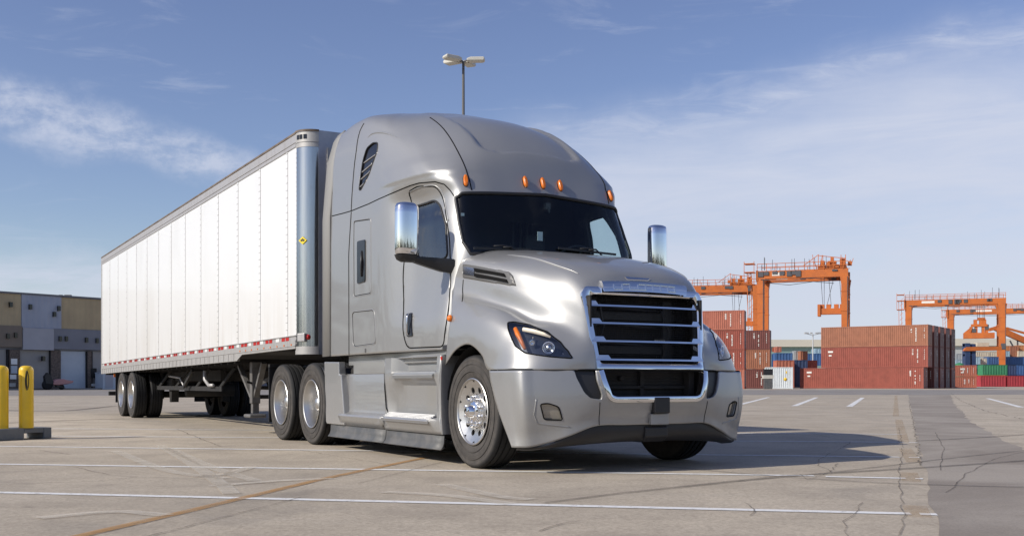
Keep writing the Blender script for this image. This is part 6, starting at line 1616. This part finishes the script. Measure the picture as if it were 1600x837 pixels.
        for bb_ in ((x-1.5, x-.9, -.2, 1.0, zt-.9, zt+.6), (x+.5, x+1.3, -.2, 1.0, zt-1.1, zt+.5), (x+1.3, x+1.9, .3, 1.2, zt-gh-.5, zt-gh+.2)):
            mb = MB(); mb.box(*bb_); mb.build('trolley_machinery', MT['cable'], tr)
        if rope_to:
            zr = at(0, rope_to, Y).z; mb = MB()
            for dx, e in ((-1.9, -1.5), (-1.3, -1.3), (-.7, -.2), (.5, -.9), (1.0, 1.4), (1.6, 1.6), (2.1, 1.9)):
                mb.bar((x+dx, 1.5, zt), (x+e, 1.5, zr), .07)
            mb.build('hoist_rope', MT['cable'], o)
            sp = spread or 3.1
            mb = MB(); mb.box(x-sp, x+sp, .8, 2.2, zr-1.3, zr-.35); mb.box(x-sp-.1, x-sp+.35, .6, 2.4, zr-1.6, zr+.3)
            for dx in (-1.6, -.6, .6, 1.5): mb.box(x+dx-.35, x+dx+.35, 1, 2, zr-.35, zr+.3)
            mb.build('spreader', MT['crane'], o)
    return o
def pw(px, Y): return px/FPX*Y
c1_ = rtg('tallest orange gantry crane standing behind the big red stack', 175, 1189, 1320, 424, pw(10, 175), 6.5, trolley=1300, rope_to=480, gh=1.3, rz=R(-20), spread=2.2)
c2_ = rtg('orange gantry crane half hidden behind the truck hood, left of the tallest one', 215, 1040, 1181, 448, pw(9, 215), 6.0, trolley=1158, rope_to=500, gh=1.35, rz=R(-13))
c3_ = rtg('orange gantry crane at the right with its big spreader hanging low', 245, 1420, 1566, 469, pw(10, 245), 5.0, trolley=None, rope_to=None, gh=1.25, rz=R(-20))
c4_ = rtg('orange gantry crane furthest back at the right edge, its girder running out of the picture', 300, 1486, 1720, 483.5, pw(9, 300), 5.0, trolley=None, gh=1.25, rz=R(-20))
# big headblock and spreader under the third crane
x = (lambda k: (k*245-c3_.location.x)/(math.cos(R(-20))-k*math.sin(R(-20))))((1531-800)/FPX); z_ = lambda py: at(0, py, 245).z; w_p = lambda n: pw(n, 245)
mb = MB(); mb.box(x-w_p(22), x+w_p(22), 2.2, 4.6, z_(529), z_(520.5)); mb.box(x-w_p(11), x+w_p(12), 2.4, 4.4, z_(511), z_(507)); mb.box(x-w_p(2), x+w_p(9), 2.6, 4.2, z_(501), z_(497))
for dx in (-11, -4, 6, 11): mb.box(x+w_p(dx)-.3, x+w_p(dx)+.3, 2.6, 4.2, z_(520.5), z_(511))
for dx in (-5, 3, 8): mb.box(x+w_p(dx)-.35, x+w_p(dx)+.35, 2.6, 4.2, z_(507), z_(500))
mb.prism([(x-w_p(22), z_(520.5)), (x-w_p(11), z_(511)), (x-w_p(9), z_(511)), (x-w_p(12), z_(520.5))], 'y', 2.4, 2.7); mb.build('spreader', MT['crane'], c3_)
mb = MB(); mb.box(x-w_p(10), x-w_p(4), 2.5, 4.3, z_(520), z_(514)); mb.box(x+w_p(9), x+w_p(14), 2.5, 4.3, z_(516), z_(508)); mb.build('spreader_motor', MT['cable'], c3_)
mb = MB()
for dx in (-2, 1, 6, 8): mb.bar((x+w_p(dx), 3.4, z_(470)), (x+w_p(dx), 3.4, z_(498)), .08)
mb.build('hoist_rope', MT['cable'], c3_)
# reach stacker: dark blue mast, orange boom and body
rs = thing('reach_stacker', 'orange reach stacker with dark blue mast behind the pinkish containers', 'reach stacker', at(1512, 598, 228)*1.0); rs.location.z = 0
u_ = lambda px: at(px, 598, 228).x-rs.location.x; zz = lambda py: at(0, py, 228).z
mb = MB(); mb.box(u_(1506), u_(1513.5), -.8, .8, 1.2, zz(536)); mb.box(u_(1517), u_(1523), -.6, 1, 1.2, zz(540)); mb.box(u_(1506), u_(1523), -.5, .5, zz(541), zz(537)); mb.box(u_(1506), u_(1523), -.5, .5, zz(556), zz(553)); mb.build('mast', CM['navy'], rs)
mb = MB(); mb.prism([(u_(1503), zz(548)), (u_(1507), zz(542)), (u_(1562), zz(541)), (u_(1562), zz(547)), (u_(1520), zz(548))], 'y', -1.0, -.2); mb.box(u_(1503), u_(1560), -1.2, 1.2, 1.0, 2.6); mb.build('boom', MT['crane'], rs)
mb = MB(); mb.box(u_(1528), u_(1546), .2, 2.2, zz(541), zz(535)); mb.build('cabin', CM['cream'], rs)
for x_ in (1510, 1535, 1553): mb = MB(); mb.lathe([(0, -.4), (.8, -.4), (1, -.2), (1, .2), (.8, .4), (0, .4)], 18, 'y', (u_(x_), -1, 1.0)); mb.build('wheel', MT['rubber'], rs)
# long diagonal boom at the right edge
bc = thing('boom_crane', 'orange lattice boom sloping down to the right edge behind the crane leg', 'crane', at(1640, 598, 270)*1.0); bc.location.z = 0
u_ = lambda px: at(px, 598, 270).x-bc.location.x; zz = lambda py: at(0, py, 270).z
mb = MB(); mb.bar((u_(1556), 0, zz(512)), (u_(1640), 0, zz(549)), 1.2, 1.4); mb.bar((u_(1556), 0, zz(512)), (u_(1575), 0, zz(512.5)), .5); mb.bar((u_(1575), 0, zz(513)), (u_(1640), 0, zz(531)), .5); mb.bar((u_(1545), 0, zz(515)), (u_(1556), 0, zz(512)), .8); mb.build('boom', MT['crane'], bc)
mb = MB(); mb.bar((u_(1640), 0, 0), (u_(1640), 0, zz(531)), 2.5); mb.bar((u_(1590), 0, zz(530)), (u_(1640), 0, zz(530)), .8); mb.box(u_(1578), u_(1600), -1.5, 1.5, zz(548), zz(541)); mb.bar((u_(1583), 0, zz(541)), (u_(1578), 0, zz(532)), .3); mb.bar((u_(1590), 0, zz(541)), (u_(1590), 0, zz(528)), .3); mb.build('tower', MT['cable'], bc)

# woods far behind the camera, seen only as the dark line mirrored in the chrome and paint
MT['woods'] = pmat('woods', (.035, .045, .025), .9, noise=(.3, .6, (.06, .065, .04, 1)))
mb = MB(); rr = random.Random(3)
for k in range(230):
    a = math.pi*(.74+1.28*rr.random()); d = rr.uniform(95, 135); h = rr.uniform(5, 11)*(1.3 if a < math.pi else 1); w = h*rr.uniform(.28, .45)
    base_ = Vector((d*math.cos(a), d*math.sin(a), 0))
    for q in range(46):     # ragged leafy clumps through the crown's volume
        th, u = rr.uniform(0, 6.283), rr.random()**.5; zz_ = rr.uniform(.12, 1.0); rad = w*u*math.sin(math.pi*min(1, zz_*.92+.08))**.5
        c = base_+Vector((rad*math.cos(th), rad*math.sin(th), zz_*h)); r_ = rr.uniform(.5, 1.1)
        e1 = Vector((rr.uniform(-1, 1), rr.uniform(-1, 1), rr.uniform(-1, 1))).normalized(); e2 = e1.orthogonal().normalized(); e3 = e1.cross(e2)
        mb.add([c+e1*r_, c+e2*r_, c+e3*r_, c-e1*r_*.8, c-e2*r_*.8, c-e3*r_*.8], [(0,1,2),(1,3,2),(3,4,2),(4,0,2),(1,0,5),(3,1,5),(4,3,5),(0,4,5)])
w_ = mb.build('woods', MT['woods'], recalc=False); w_['kind'] = 'stuff'
# twins share the modifiers of their sources
for a, b in TWIN.items():
    for m in a.modifiers:
        if m.type == 'SOLIDIFY' and not any(x.type == 'SOLIDIFY' for x in b.modifiers):
            n = b.modifiers.new(m.name, 'SOLIDIFY'); n.thickness = m.thickness; n.offset = m.offset
